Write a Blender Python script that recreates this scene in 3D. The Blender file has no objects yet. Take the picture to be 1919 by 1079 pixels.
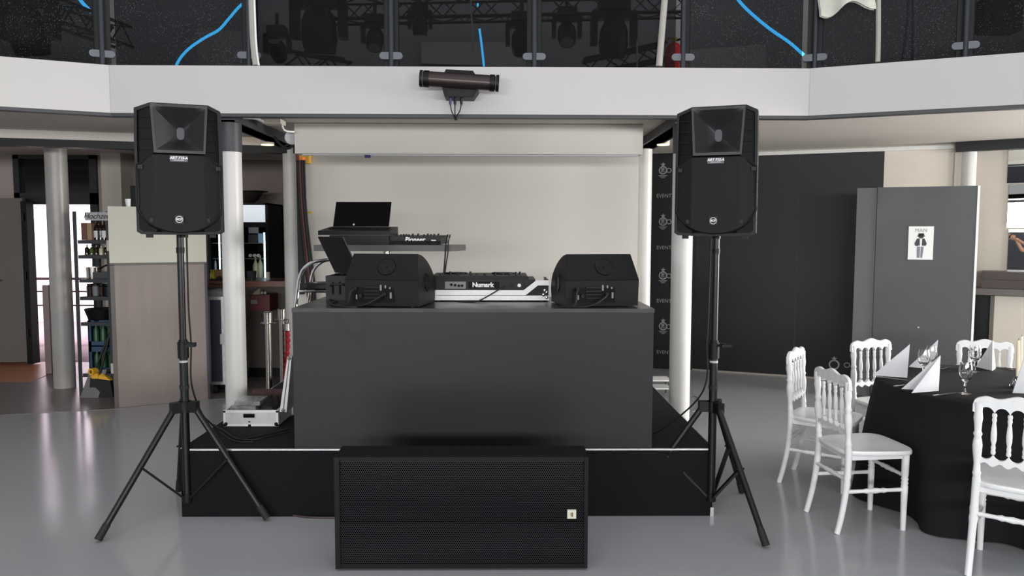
import bpy, bmesh, math, random
from mathutils import Vector, Matrix

random.seed(7)
S = bpy.context.scene
COL = S.collection
PI = math.pi

# ------------------------------------------------------------------ camera
CAMH, FPX, W_, H_ = 1.6, 1400.0, 1919.0, 1079.0
PITCH = math.atan((539.5 - 440.0) / FPX)
YAW = -math.atan((959.5 - 944.0) / FPX)
ROLL = math.radians(0.13)
CR = (Matrix.Rotation(YAW, 4, 'Z') @ Matrix.Rotation(PI / 2 - PITCH, 4, 'X') @ Matrix.Rotation(ROLL, 4, 'Z'))
cam_d = bpy.data.cameras.new('camera')
cam_d.sensor_fit = 'HORIZONTAL'
cam_d.sensor_width = 36.0
cam_d.lens = FPX / W_ * 36.0
cam_d.clip_start, cam_d.clip_end = 0.05, 200
cam = bpy.data.objects.new('camera', cam_d)
COL.objects.link(cam)
cam.matrix_world = Matrix.Translation((0, 0, CAMH)) @ CR
S.camera = cam

# ------------------------------------------------------------------ world, light, exposure
wd = bpy.data.worlds.new('world')
S.world = wd
wd.use_nodes = True
wd.node_tree.nodes['Background'].inputs[0].default_value = (0.93, 0.96, 1.0, 1)
wd.node_tree.nodes['Background'].inputs[1].default_value = 0.58
S.view_settings.view_transform = 'Standard'
S.view_settings.look = 'None'
S.view_settings.gamma = 1.0
S.view_settings.exposure = 0.0


def area(name, loc, target, sx, sy, power, color=(1, 1, 1)):
    l = bpy.data.lights.new(name, 'AREA')
    l.shape = 'RECTANGLE'
    l.size, l.size_y, l.energy, l.color = sx, sy, power, color
    o = bpy.data.objects.new(name, l)
    COL.objects.link(o)
    o.location = loc
    d = Vector(target) - Vector(loc)
    o.rotation_euler = d.to_track_quat('-Z', 'Y').to_euler()
    return o


WIN_X = (-4.6, 0.0, 4.6)
for wx in WIN_X:
    area('window_daylight', (wx, -5.9, 2.12), (wx, 6, 1.8), 3.6, 0.8, 290, (0.97, 0.985, 1.0))
area('hall_overhead_fill', (0, 0.4, 5.6), (0, 2.2, 0), 8, 6, 90, (1.0, 0.985, 0.96))  # soft overhead fill added for the hall, no fixture known
area('gallery_fill', (0, 8.2, 5.2), (0, 12, 3.8), 9, 0.8, 130)  # added fill that brightens the gallery back wall, not a fixture
area('side_fill', (9.5, 4.6, 1.7), (2.0, 6.6, 1.9), 4.0, 2.4, 1250, (1.0, 0.98, 0.95))  # unseen side light, added to brighten the right side under the balcony
area('terrace_daylight', (-7.4, 11.6, 2.75), (-7.4, 13.7, 1.0), 4.0, 0.7, 420, (1.0, 0.93, 0.98))


# ------------------------------------------------------------------ pixel helpers (measured on the photo)
def ray(u, v):
    d = CR.to_3x3() @ Vector(((u - W_ / 2) / FPX, (H_ / 2 - v) / FPX, -1.0))
    return d


CO = Vector((0, 0, CAMH))


def P(u, v, Y):                       # the point at distance Y seen at pixel (u, v)
    d = ray(u, v)
    return CO + d * (Y / d.y)


def G(u, v, z=0.0):                   # the point at height z seen at pixel (u, v)
    d = ray(u, v)
    return CO + d * ((z - CAMH) / d.z)


def HIT(u, v, p, n):                  # the point of a plane seen at pixel (u, v)
    d = ray(u, v)
    n = Vector(n)
    return CO + d * ((Vector(p) - CO).dot(n) / d.dot(n))


# ------------------------------------------------------------------ materials
def lin(c):
    r = []
    for x in c[:3]:
        x = x / 255.0
        r.append(x / 12.92 if x <= 0.04045 else ((x + 0.055) / 1.055) ** 2.4)
    return (*r, 1.0)


def mat(name, rgb, rough=0.5, metal=0.0, spec=0.5, var=0.06, vscale=6.0, bump=0.0, bscale=200.0,
        emit=None, estr=0.0, trans=0.0, stretch=None, rvar=0.0):
    m = bpy.data.materials.new(name)
    m.use_nodes = True
    nt = m.node_tree
    b = nt.nodes['Principled BSDF']
    b.inputs['Roughness'].default_value = rough
    b.inputs['Metallic'].default_value = metal
    b.inputs['Specular IOR Level'].default_value = spec
    c = lin(rgb)
    tc = nt.nodes.new('ShaderNodeTexCoord')
    mp = nt.nodes.new('ShaderNodeMapping')
    nt.links.new(tc.outputs['Object'], mp.inputs[0])
    if stretch:
        mp.inputs['Scale'].default_value = stretch
    nz = nt.nodes.new('ShaderNodeTexNoise')
    nz.inputs['Scale'].default_value = vscale
    nz.inputs['Detail'].default_value = 5
    nt.links.new(mp.outputs[0], nz.inputs['Vector'])
    mx = nt.nodes.new('ShaderNodeMix')
    mx.data_type = 'RGBA'
    mx.inputs[6].default_value = tuple(max(0, x * (1 - var * 2)) for x in c[:3]) + (1,)
    mx.inputs[7].default_value = tuple(min(1, x * (1 + var * 2)) for x in c[:3]) + (1,)
    nt.links.new(nz.outputs['Fac'], mx.inputs[0])
    nt.links.new(mx.outputs[2], b.inputs['Base Color'])
    if rvar:
        mr = nt.nodes.new('ShaderNodeMapRange')
        mr.inputs[3].default_value = max(0.02, rough - rvar)
        mr.inputs[4].default_value = rough + rvar
        nt.links.new(nz.outputs['Fac'], mr.inputs[0])
        nt.links.new(mr.outputs[0], b.inputs['Roughness'])
    if bump:
        n2 = nt.nodes.new('ShaderNodeTexNoise')
        n2.inputs['Scale'].default_value = bscale
        bp = nt.nodes.new('ShaderNodeBump')
        bp.inputs['Strength'].default_value = bump
        bp.inputs['Distance'].default_value = 0.002
        nt.links.new(tc.outputs['Object'], n2.inputs['Vector'])
        nt.links.new(n2.outputs['Fac'], bp.inputs['Height'])
        nt.links.new(bp.outputs[0], b.inputs['Normal'])
    if emit:
        b.inputs['Emission Color'].default_value = lin(emit)
        b.inputs['Emission Strength'].default_value = estr
    if trans:
        b.inputs['Transmission Weight'].default_value = trans
    return m


def grille_mat(name, rgb, hole, scale, thr=0.33, rough=0.5):
    """perforated sheet: a regular pattern of dark holes"""
    m = mat(name, rgb, rough=rough, var=0.03)
    nt = m.node_tree
    b = nt.nodes['Principled BSDF']
    tc = nt.nodes.new('ShaderNodeTexCoord')
    sx = nt.nodes.new('ShaderNodeSeparateXYZ')
    nt.links.new(tc.outputs['Object'], sx.inputs[0])
    def math_(op, a, b2=None):
        n = nt.nodes.new('ShaderNodeMath')
        n.operation = op
        for k, v in enumerate((a, b2)):
            if v is None:
                continue
            if isinstance(v, (int, float)):
                n.inputs[k].default_value = v
            else:
                nt.links.new(v, n.inputs[k])
        return n.outputs[0]
    ds = []
    for o_ in (0.0, 0.5):                       # two rectangular lattices make the staggered rows
        fx = math_('SUBTRACT', math_('FRACT', math_('ADD', math_('DIVIDE', sx.outputs[0], scale), o_ + 50)), 0.5)
        fz = math_('MULTIPLY', math_('SUBTRACT', math_('FRACT', math_('ADD', math_('DIVIDE', sx.outputs[2], scale * 1.732), o_ + 50)), 0.5), 1.732)
        ds.append(math_('SQRT', math_('ADD', math_('MULTIPLY', fx, fx), math_('MULTIPLY', fz, fz))))
    lt = nt.nodes.new('ShaderNodeMath')
    lt.operation = 'LESS_THAN'
    lt.inputs[1].default_value = thr
    nt.links.new(math_('MINIMUM', ds[0], ds[1]), lt.inputs[0])
    mx = nt.nodes.new('ShaderNodeMix')
    mx.data_type = 'RGBA'
    old = b.inputs['Base Color'].links[0].from_socket
    nt.links.new(old, mx.inputs[6])
    mx.inputs[7].default_value = lin(hole)
    nt.links.new(lt.outputs[0], mx.inputs[0])
    nt.links.new(mx.outputs[2], b.inputs['Base Color'])
    iv = nt.nodes.new('ShaderNodeMath')
    iv.operation = 'SUBTRACT'
    iv.inputs[0].default_value = 1.0
    nt.links.new(lt.outputs[0], iv.inputs[1])
    ml = nt.nodes.new('ShaderNodeMath')
    ml.operation = 'MULTIPLY'
    ml.inputs[1].default_value = 0.25
    nt.links.new(iv.outputs[0], ml.inputs[0])
    nt.links.new(ml.outputs[0], b.inputs['Specular IOR Level'])
    return m


def stripe_mat(name, rgb, dark, scale, rough=0.5):
    m = mat(name, rgb, rough=rough, spec=0.18, var=0.03)
    nt = m.node_tree
    b = nt.nodes['Principled BSDF']
    tc = nt.nodes.new('ShaderNodeTexCoord')
    wv = nt.nodes.new('ShaderNodeTexWave')
    wv.bands_direction = 'X'
    wv.inputs['Scale'].default_value = scale
    nt.links.new(tc.outputs['Object'], wv.inputs['Vector'])
    mx = nt.nodes.new('ShaderNodeMix')
    mx.data_type = 'RGBA'
    mx.inputs[6].default_value = lin(dark)
    mx.inputs[7].default_value = lin(rgb)
    nt.links.new(wv.outputs['Fac'], mx.inputs[0])
    nt.links.new(mx.outputs[2], b.inputs['Base Color'])
    return m


def glass_tint(name, tint, dust, haze=0.06):
    """dark tinted balustrade pane with a dusty film"""
    m = bpy.data.materials.new(name)
    m.use_nodes = True
    nt = m.node_tree
    nt.nodes.clear()
    out = nt.nodes.new('ShaderNodeOutputMaterial')
    tr = nt.nodes.new('ShaderNodeBsdfTransparent')
    tr.inputs[0].default_value = tint
    gl = nt.nodes.new('ShaderNodeBsdfGlossy')
    gl.inputs['Roughness'].default_value = 0.03
    df = nt.nodes.new('ShaderNodeBsdfDiffuse')
    df.inputs[0].default_value = (0.5, 0.5, 0.5, 1)
    fr = nt.nodes.new('ShaderNodeFresnel')
    fr.inputs[0].default_value = 1.16
    m1 = nt.nodes.new('ShaderNodeMixShader')
    nt.links.new(fr.outputs[0], m1.inputs[0])
    nt.links.new(tr.outputs[0], m1.inputs[1])
    nt.links.new(gl.outputs[0], m1.inputs[2])
    tc = nt.nodes.new('ShaderNodeTexCoord')
    vo = nt.nodes.new('ShaderNodeTexVoronoi')
    vo.inputs['Scale'].default_value = 75
    nt.links.new(tc.outputs['Object'], vo.inputs['Vector'])
    lt = nt.nodes.new('ShaderNodeMath')
    lt.operation = 'LESS_THAN'
    nt.links.new(vo.outputs['Distance'], lt.inputs[0])
    nz = nt.nodes.new('ShaderNodeTexNoise')
    nz.inputs['Scale'].default_value = 3.0
    nt.links.new(tc.outputs['Object'], nz.inputs['Vector'])
    ml = nt.nodes.new('ShaderNodeMath')
    ml.operation = 'MULTIPLY'
    ml.inputs[1].default_value = dust
    nt.links.new(nz.outputs['Fac'], ml.inputs[0])
    nt.links.new(ml.outputs[0], lt.inputs[1])
    mr = nt.nodes.new('ShaderNodeMapRange')
    mr.inputs[3].default_value = haze
    mr.inputs[4].default_value = 0.4
    nt.links.new(lt.outputs[0], mr.inputs[0])
    m2 = nt.nodes.new('ShaderNodeMixShader')
    nt.links.new(mr.outputs[0], m2.inputs[0])
    nt.links.new(m1.outputs[0], m2.inputs[1])
    nt.links.new(df.outputs[0], m2.inputs[2])
    nt.links.new(m2.outputs[0], out.inputs[0])
    return m


def clear_glass(name, rgb=(255, 255, 255)):
    m = bpy.data.materials.new(name)
    m.use_nodes = True
    nt = m.node_tree
    nt.nodes.clear()
    out = nt.nodes.new('ShaderNodeOutputMaterial')
    tr = nt.nodes.new('ShaderNodeBsdfTransparent')
    tr.inputs[0].default_value = lin(rgb)
    gl = nt.nodes.new('ShaderNodeBsdfGlossy')
    gl.inputs['Roughness'].default_value = 0.02
    lw = nt.nodes.new('ShaderNodeLayerWeight')
    lw.inputs[0].default_value = 0.22
    mx = nt.nodes.new('ShaderNodeMixShader')
    nt.links.new(lw.outputs['Fresnel'], mx.inputs[0])
    nt.links.new(tr.outputs[0], mx.inputs[1])
    nt.links.new(gl.outputs[0], mx.inputs[2])
    nt.links.new(mx.outputs[0], out.inputs[0])
    return m


M = {}
M['floor'] = mat('grey epoxy floor', (157, 158, 160), rough=0.16, spec=0.45, var=0.02, vscale=0.8, rvar=0.03)
M['floor_bar'] = mat('taupe shaded bar floor', (112, 106, 103), rough=0.3, spec=0.4, var=0.05, vscale=2)  # darker than the hall floor, partly shade put into the colour
M['entry_reflection'] = mat('warm reflection on entrance floor', (172, 112, 70), rough=0.35, var=0.08, vscale=3)  # warm reflection put into the floor colour
M['fascia'] = mat('off-white painted fascia', (189, 186, 184), rough=0.6, var=0.015, vscale=1.5)
M['ceil'] = mat('cream ceiling paint', (196, 190, 182), rough=0.75, var=0.015)
M['wallwhite'] = mat('warm white wall paint', (196, 192, 185), rough=0.7, var=0.02, vscale=1.2)
M['cream'] = mat('cream wall paint', (200, 192, 180), rough=0.7, var=0.02)
M['taupe'] = mat('taupe wall paint', (166, 153, 146), rough=0.75, var=0.03)
M['darkwall'] = mat('dark bar wall paint', (92, 84, 80), rough=0.75, var=0.04)
M['colwhite'] = mat('white column paint', (205, 203, 199), rough=0.4, var=0.03, vscale=3, bump=0.05, bscale=40)
M['dgrey'] = mat('dark grey steel paint', (58, 59, 63), rough=0.5, var=0.03)
M['dgreydoor'] = mat('dark grey door paint', (53, 55, 58), rough=0.45, var=0.09, vscale=2.2, rvar=0.1)
M['jamb'] = mat('mid grey jamb paint', (80, 81, 82), rough=0.5, var=0.03)
M['blackwall'] = mat('matt black wall panel', (30, 29, 31), rough=0.55, spec=0.35, var=0.05, vscale=1.5)
M['booth'] = mat('black laminate booth', (29, 27, 30), rough=0.42, spec=0.3, var=0.12, vscale=1.6, rvar=0.08)
M['boothtop'] = mat('worn black booth top', (40, 40, 42), rough=0.3, var=0.2, vscale=4, rvar=0.12)
M['stagetop'] = mat('black stage carpet', (24, 24, 27), rough=0.9, spec=0.2, var=0.1, vscale=80, bump=0.4)
M['stagefront'] = mat('black stage front', (16, 15, 19), rough=0.6, spec=0.12, var=0.06)
M['alu'] = mat('brushed aluminium', (190, 190, 190), rough=0.35, metal=0.8, var=0.05, vscale=30)
M['aluwhite'] = mat('silver laminate', (205, 205, 203), rough=0.4, metal=0.2, var=0.06, vscale=40)
M['chrome'] = mat('chrome', (215, 215, 217), rough=0.08, metal=1.0, var=0.0)
M['steel'] = mat('brushed steel', (170, 165, 160), rough=0.25, metal=1.0, var=0.05)
M['blk'] = mat('black plastic', (13, 13, 15), rough=0.45, spec=0.25, var=0.04, vscale=30)
M['blk2'] = mat('textured black cabinet', (15, 15, 18), rough=0.5, spec=0.22, var=0.05, vscale=40, bump=0.25, bscale=400)
M['blkgloss'] = mat('deep black', (7, 7, 8), rough=0.45, spec=0.1, var=0.0)
M['blkmetal'] = mat('black powder coat', (15, 15, 17), rough=0.35, spec=0.35, var=0.04)
M['rubber'] = mat('black rubber', (18, 18, 19), rough=0.7)
M['charcoal'] = mat('charcoal plastic', (17, 17, 20), rough=0.45, spec=0.2, var=0.03)
M['horn'] = mat('satin black horn', (24, 24, 27), rough=0.36, spec=0.35, var=0.03, vscale=30)
M['rcfgrille'] = stripe_mat('ribbed black grille', (22, 22, 25), (5, 5, 6), 34, 0.55)
M['subgrille'] = grille_mat('perforated sub grille', (30, 30, 33), (1, 1, 2), 0.0102)
M['grey'] = mat('mid grey', (120, 120, 122), rough=0.5)
M['lgrey'] = mat('light grey', (170, 170, 172), rough=0.5)
M['white'] = mat('white', (225, 225, 223), rough=0.45, var=0.01)
M['chairwhite'] = mat('white chair resin', (228, 228, 228), rough=0.3, var=0.01)
M['napkin'] = mat('white paper napkin', (222, 222, 224), rough=0.8, var=0.02, vscale=60)
M['cloth'] = mat('black tablecloth', (22, 22, 25), rough=0.85, spec=0.25, var=0.08, vscale=90, bump=0.15, bscale=300)
M['clear'] = clear_glass('clear glass')
M['crystal'] = mat('drinking glass', (255, 255, 255), rough=0.0, var=0.0, trans=1.0)
M['bottle_dark'] = mat('dark bottle glass', (40, 24, 18), rough=0.12, var=0.0)
M['bottle_green'] = mat('green bottle glass', (70, 92, 40), rough=0.12, var=0.0)
M['bottle_yellow'] = mat('yellow bottle', (200, 205, 40), rough=0.15, var=0.0)
M['bottle_pale'] = mat('pale bottle', (214, 208, 170), rough=0.2, var=0.02)
M['blackglass'] = mat('dark transom glass', (24, 24, 26), rough=0.1, spec=0.3, var=0.1, vscale=2)
M['glassA'] = glass_tint('dusty tinted glass', (0.42, 0.43, 0.45, 1), 0.26, 0.007)
M['glassB'] = glass_tint('clean tinted glass', (0.42, 0.43, 0.45, 1), 0.10, 0.005)
M['wood'] = mat('brown bar wood', (112, 66, 46), rough=0.35, var=0.15, vscale=4, stretch=(1, 8, 8))
M['woodledge'] = mat('dark red-brown ledge wood', (54, 38, 36), rough=0.4, var=0.12, vscale=5, stretch=(1, 10, 10))
M['panelwood'] = mat('taupe wood laminate', (128, 116, 110), rough=0.5, var=0.09, vscale=3.0, stretch=(3.5, 3.5, 0.6))
M['card'] = mat('cardboard', (176, 132, 92), rough=0.8, var=0.05)
M['red'] = mat('red lacquer', (150, 26, 30), rough=0.4)
M['darkred'] = mat('dark red box', (92, 30, 34), rough=0.6)
M['rope'] = mat('red rope', (150, 22, 34), rough=0.8, var=0.1, vscale=40)
M['yellow'] = mat('yellow plastic', (226, 172, 40), rough=0.45)
M['blueblack'] = mat('blue-black flight case laminate', (30, 33, 48), rough=0.5)
M['purple'] = mat('purple plastic', (46, 42, 104), rough=0.4)
M['bluecrate'] = mat('blue crate plastic', (36, 70, 96), rough=0.5)
M['green'] = mat('green bottle crate', (44, 84, 56), rough=0.4, var=0.2)
M['brass'] = mat('brass', (190, 150, 60), rough=0.3, metal=0.9)
M['candle'] = mat('ivory candle wax', (240, 228, 200), rough=0.5, var=0.01)
M['partwhite'] = mat('off-white partition laminate', (182, 180, 166), rough=0.55, var=0.015)
M['barwall'] = mat('bar rear wall paint', (140, 127, 121), rough=0.75, var=0.03)
M['mirror'] = mat('mirror', (235, 238, 238), rough=0.01, metal=1.0, var=0.0)
M['screenblk'] = mat('black screen', (5, 5, 6), rough=0.5, spec=0.06, var=0.0)
M['ledblue'] = mat('blue light tube', (60, 170, 230), emit=(60, 180, 240), estr=4.0)
M['ledwhite'] = mat('white led strip', (220, 240, 255), emit=(205, 235, 255), estr=3.0)
M['ledred'] = mat('red indicator', (255, 60, 40), emit=(255, 70, 50), estr=1.5)
M['fridgelit'] = mat('lit fridge header', (220, 225, 230), emit=(215, 222, 230), estr=0.75)
M['lampglow'] = mat('warm lamp diffuser', (255, 225, 180), emit=(255, 214, 150), estr=4.0)
M['winglow'] = mat('bright window sky', (240, 245, 255), emit=(240, 246, 255), estr=2.0)
M['upwall'] = mat('dark gallery wall', (100, 100, 100), rough=0.8, var=0.03)
M['upceil'] = mat('dark gallery ceiling', (60, 60, 62), rough=0.8)
M['terrace'] = mat('terrace concrete', (150, 132, 136), rough=0.8, var=0.06)
M['extwall'] = mat('white outside wall', (235, 225, 232), rough=0.8, var=0.02)
M['logo'] = mat('pale print', (150, 150, 150), rough=0.6, var=0.0)
M['signink'] = mat('sign ink', (70, 72, 78), rough=0.6, var=0.0)
M['badge'] = mat('cream badge', (214, 210, 190), rough=0.5)
M['skin'] = mat('skin', (190, 140, 115), rough=0.5)
M['struts'] = mat('pale grey pole paint', (168, 164, 156), rough=0.5)
M['sheet'] = mat('white bundled sheet', (205, 205, 192), rough=0.8)


# ------------------------------------------------------------------ mesh helpers
def world_of(o):
    m = Matrix.Identity(4)
    while o is not None:
        m = o.matrix_basis @ m
        o = o.parent
    return m


class MB:
    def __init__(s):
        s.bm = bmesh.new()

    def _merge(s, tmp, bev=0.0, seg=2, mtx=None):
        if bev > 0:
            es = [e for e in tmp.edges if len(e.link_faces) == 2 and e.calc_face_angle(0) > 0.6]
            bmesh.ops.bevel(tmp, geom=es, offset=bev, segments=seg, affect='EDGES', profile=0.5)
        if mtx is not None:
            bmesh.ops.transform(tmp, matrix=mtx, verts=tmp.verts[:])
        bmesh.ops.recalc_face_normals(tmp, faces=tmp.faces[:])
        me = bpy.data.meshes.new('tmp')
        tmp.to_mesh(me)
        tmp.free()
        s.bm.from_mesh(me)
        bpy.data.meshes.remove(me)
        return s

    def box(s, x0, x1, y0, y1, z0, z1, bev=0.0, seg=2, mtx=None):
        t = bmesh.new()
        vs = [t.verts.new((x, y, z)) for x in (x0, x1) for y in (y0, y1) for z in (z0, z1)]
        for f in ((0, 1, 3, 2), (4, 6, 7, 5), (0, 4, 5, 1), (2, 3, 7, 6), (0, 2, 6, 4), (1, 5, 7, 3)):
            t.faces.new([vs[i] for i in f])
        return s._merge(t, bev, seg, mtx)

    def prism(s, pts, vec, bev=0.0, seg=2, mtx=None):
        """polygon (3-D points) swept along vec"""
        t = bmesh.new()
        vec = Vector(vec)
        a = [t.verts.new(Vector(p)) for p in pts]
        b = [t.verts.new(Vector(p) + vec) for p in pts]
        n = len(a)
        t.faces.new(a[::-1])
        t.faces.new(b)
        for i in range(n):
            j = (i + 1) % n
            t.faces.new((a[i], a[j], b[j], b[i]))
        return s._merge(t, bev, seg, mtx)

    def hull(s, pts, mtx=None, bev=0.0):
        t = bmesh.new()
        for p in pts:
            t.verts.new(Vector(p))
        r = bmesh.ops.convex_hull(t, input=t.verts[:])
        bmesh.ops.dissolve_limit(t, angle_limit=0.01, verts=t.verts[:], edges=t.edges[:])
        return s._merge(t, bev, 2, mtx)

    def cyl(s, p0, p1, r0, r1=None, n=16, bev=0.0):
        p0, p1 = Vector(p0), Vector(p1)
        r1 = r0 if r1 is None else r1
        return s.lathe([(0, 0), (r0, 0), (r1, (p1 - p0).length), (0, (p1 - p0).length)], p0, p1 - p0, n)

    def lathe(s, prof, c=(0, 0, 0), axis=(0, 0, 1), n=16, mtx=None, ang=2 * PI):
        t = bmesh.new()
        q = Vector(axis).to_track_quat('Z', 'Y').to_matrix().to_4x4()
        mt = Matrix.Translation(c) @ q
        rings = []
        for r, z in prof:
            if r < 1e-6:
                rings.append([t.verts.new(mt @ Vector((0, 0, z)))])
            else:
                rings.append([t.verts.new(mt @ Vector((r * math.cos(2 * PI * k / n), r * math.sin(2 * PI * k / n), z))) for k in range(n)])
        for a, b in zip(rings[:-1], rings[1:]):
            for k in range(n):
                k2 = (k + 1) % n
                if len(a) == 1 and len(b) == 1:
                    continue
                if len(a) == 1:
                    t.faces.new((a[0], b[k], b[k2]))
                elif len(b) == 1:
                    t.faces.new((a[k], a[k2], b[0]))
                else:
                    t.faces.new((a[k], a[k2], b[k2], b[k]))
        return s._merge(t, 0, 2, mtx)

    def tube(s, pts, r, n=8, smooth=0, rads=None, closed=False):
        pts = [Vector(p) for p in pts]
        if smooth:
            pts = catmull(pts, smooth)
        if rads is None:
            rads = [r] * len(pts)
        t = bmesh.new()
        rings = []
        up = None
        for i, p in enumerate(pts):
            a = pts[max(0, i - 1)]
            b = pts[min(len(pts) - 1, i + 1)]
            d = (b - a).normalized()
            if up is None:
                up = Vector((0, 0, 1)) if abs(d.z) < 0.9 else Vector((1, 0, 0))
            sx = d.cross(up)
            if sx.length < 1e-5:
                sx = d.cross(Vector((0.3, 1, 0)))
            sx.normalize()
            up = sx.cross(d).normalized()
            rings.append([t.verts.new(p + (sx * math.cos(2 * PI * k / n) + up * math.sin(2 * PI * k / n)) * rads[i]) for k in range(n)])
        for a, b in zip(rings[:-1], rings[1:]):
            for k in range(n):
                t.faces.new((a[k], a[(k + 1) % n], b[(k + 1) % n], b[k]))
        t.faces.new(rings[0][::-1])
        t.faces.new(rings[-1])
        return s._merge(t)

    def ball(s, c, r, sc=(1, 1, 1), n=16):
        t = bmesh.new()
        bmesh.ops.create_uvsphere(t, u_segments=n, v_segments=max(6, n // 2), radius=r)
        return s._merge(t, mtx=Matrix.Translation(c) @ Matrix.Diagonal((*sc, 1)))

    def grid(s, rows, closed=False, mtx=None):
        t = bmesh.new()
        vs = [[t.verts.new(Vector(p)) for p in r] for r in rows]
        for a, b in zip(vs[:-1], vs[1:]):
            n = len(a)
            for k in range(n if closed else n - 1):
                t.faces.new((a[k], a[(k + 1) % n], b[(k + 1) % n], b[k]))
        return s._merge(t, mtx=mtx)

    def build(s, name, material, parent=None, world=False, origin=None, ang=0.6):
        bm = s.bm
        for f in bm.faces:
            f.smooth = True
        for e in bm.edges:
            if len(e.link_faces) == 2 and e.calc_face_angle(0) > ang:
                e.smooth = False
        me = bpy.data.meshes.new(name)
        o = bpy.data.objects.new(name, me)
        COL.objects.link(o)
        if parent is not None:
            o.parent = parent
            if world:
                bmesh.ops.transform(bm, matrix=world_of(parent).inverted(), verts=bm.verts[:])
        else:
            if origin is None:
                xs = [v.co for v in bm.verts]
                lo = [min(c[i] for c in xs) for i in range(3)]
                hi = [max(c[i] for c in xs) for i in range(3)]
                origin = ((lo[0] + hi[0]) / 2, (lo[1] + hi[1]) / 2, lo[2])
            bmesh.ops.translate(bm, vec=-Vector(origin), verts=bm.verts[:])
            o.location = origin
        bm.to_mesh(me)
        bm.free()
        me.materials.append(M[material] if isinstance(material, str) else material)
        return o


def catmull(pts, k):
    out = []
    n = len(pts)
    for i in range(n - 1):
        p0, p1, p2, p3 = pts[max(0, i - 1)], pts[i], pts[i + 1], pts[min(n - 1, i + 2)]
        for j in range(k):
            t = j / k
            out.append(0.5 * ((2 * p1) + (p2 - p0) * t + (2 * p0 - 5 * p1 + 4 * p2 - p3) * t * t + (3 * p1 - p0 - 3 * p2 + p3) * t ** 3))
    out.append(pts[-1])
    return out


def tag(o, label, cat, group=None):
    o['label'] = label
    o['category'] = cat
    if group:
        o['group'] = group
    return o


def thing(name, label, cat, loc=(0, 0, 0), rotz=0.0, group=None):
    o = bpy.data.objects.new(name, None)
    o.empty_display_size = 0.1
    COL.objects.link(o)
    o.location = loc
    o.rotation_euler = (0, 0, rotz)
    o.matrix_basis = Matrix.Translation(loc) @ Matrix.Rotation(rotz, 4, 'Z')
    return tag(o, label, cat, group)


def struct(o):
    o['kind'] = 'structure'
    return o


def dup(root, loc, rotz, label=None, group=None):
    def cp(o, par):
        c = o.copy()
        COL.objects.link(c)
        c.parent = par
        for ch in list(o.children):
            cp(ch, c)
        return c
    r = cp(root, None)
    r.location = loc
    r.rotation_euler = (0, 0, rotz)
    if label:
        r['label'] = label
    if group:
        r['group'] = group
    return r


def text(body, size, mtx, material, parent=None, name='lettering', shear=0.0, depth=0.0006, world=False, spacing=1.0, fat=0.0):
    cu = bpy.data.curves.new('txt', 'FONT')
    cu.body = body
    cu.size = size
    cu.shear = shear
    cu.extrude = depth
    cu.offset = fat
    cu.space_character = spacing
    cu.align_x, cu.align_y = 'CENTER', 'CENTER'
    to = bpy.data.objects.new('txt', cu)
    COL.objects.link(to)
    bpy.context.view_layer.update()
    me = bpy.data.meshes.new_from_object(to.evaluated_get(bpy.context.evaluated_depsgraph_get()))
    bpy.data.objects.remove(to)
    b = MB()
    b.bm.from_mesh(me)
    bpy.data.meshes.remove(me)
    bmesh.ops.transform(b.bm, matrix=mtx, verts=b.bm.verts[:])
    return b.build(name, material, parent, world)


def face_mtx(p, right, up):
    """text plane: origin p, x along right, y along up"""
    r, u = Vector(right).normalized(), Vector(up).normalized()
    n = r.cross(u)
    m = Matrix((r, u, n)).transposed().to_4x4()
    return Matrix.Translation(p) @ m


FRONT = Matrix.Rotation(PI / 2, 4, 'X')   # text standing up, read from -Y

# ================================================================== SETTING
CEIL = 2.56
YF = 5.78                                     # fascia plane of the balcony bay that faces the stage
c0, c1 = P(206, 168, YF), P(1517, 171, YF)
ZB, ZT = P(860, 214, YF).z, P(860, 125, YF).z
A22 = math.radians(22.5)
SEG = c1.x - c0.x
poly = [Vector((c0.x - SEG * math.cos(A22), c0.y - SEG * math.sin(A22))), Vector((c0.x, YF)), Vector((c1.x, YF)),
        Vector((c1.x + SEG * math.cos(A22), c1.y - SEG * math.sin(A22)))]
SEGN = [(Vector((b.y - a.y, a.x - b.x)) * -1).normalized() for a, b in zip(poly[:-1], poly[1:])]   # normals away from the hall


def off(d):
    """the balcony outline moved d outwards, corners mitred"""
    r = [poly[0] + SEGN[0] * d]
    for i in (1, 2):
        m = (SEGN[i - 1] + SEGN[i]).normalized()
        r.append(poly[i] + m * (d / m.dot(SEGN[i])))
    r.append(poly[3] + SEGN[2] * d)
    return r


def ringband(d0, d1, z0, z1, name, m, ext=0):
    o0, o1 = off(d0), off(d1)
    res = []
    for i in range(3):
        b = MB()
        b.prism([(o0[i].x, o0[i].y, z0), (o0[i + 1].x, o0[i + 1].y, z0), (o1[i + 1].x, o1[i + 1].y, z0), (o1[i].x, o1[i].y, z0)], (0, 0, z1 - z0))
        res.append(struct(b.build(name, m)))
    return res


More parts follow.
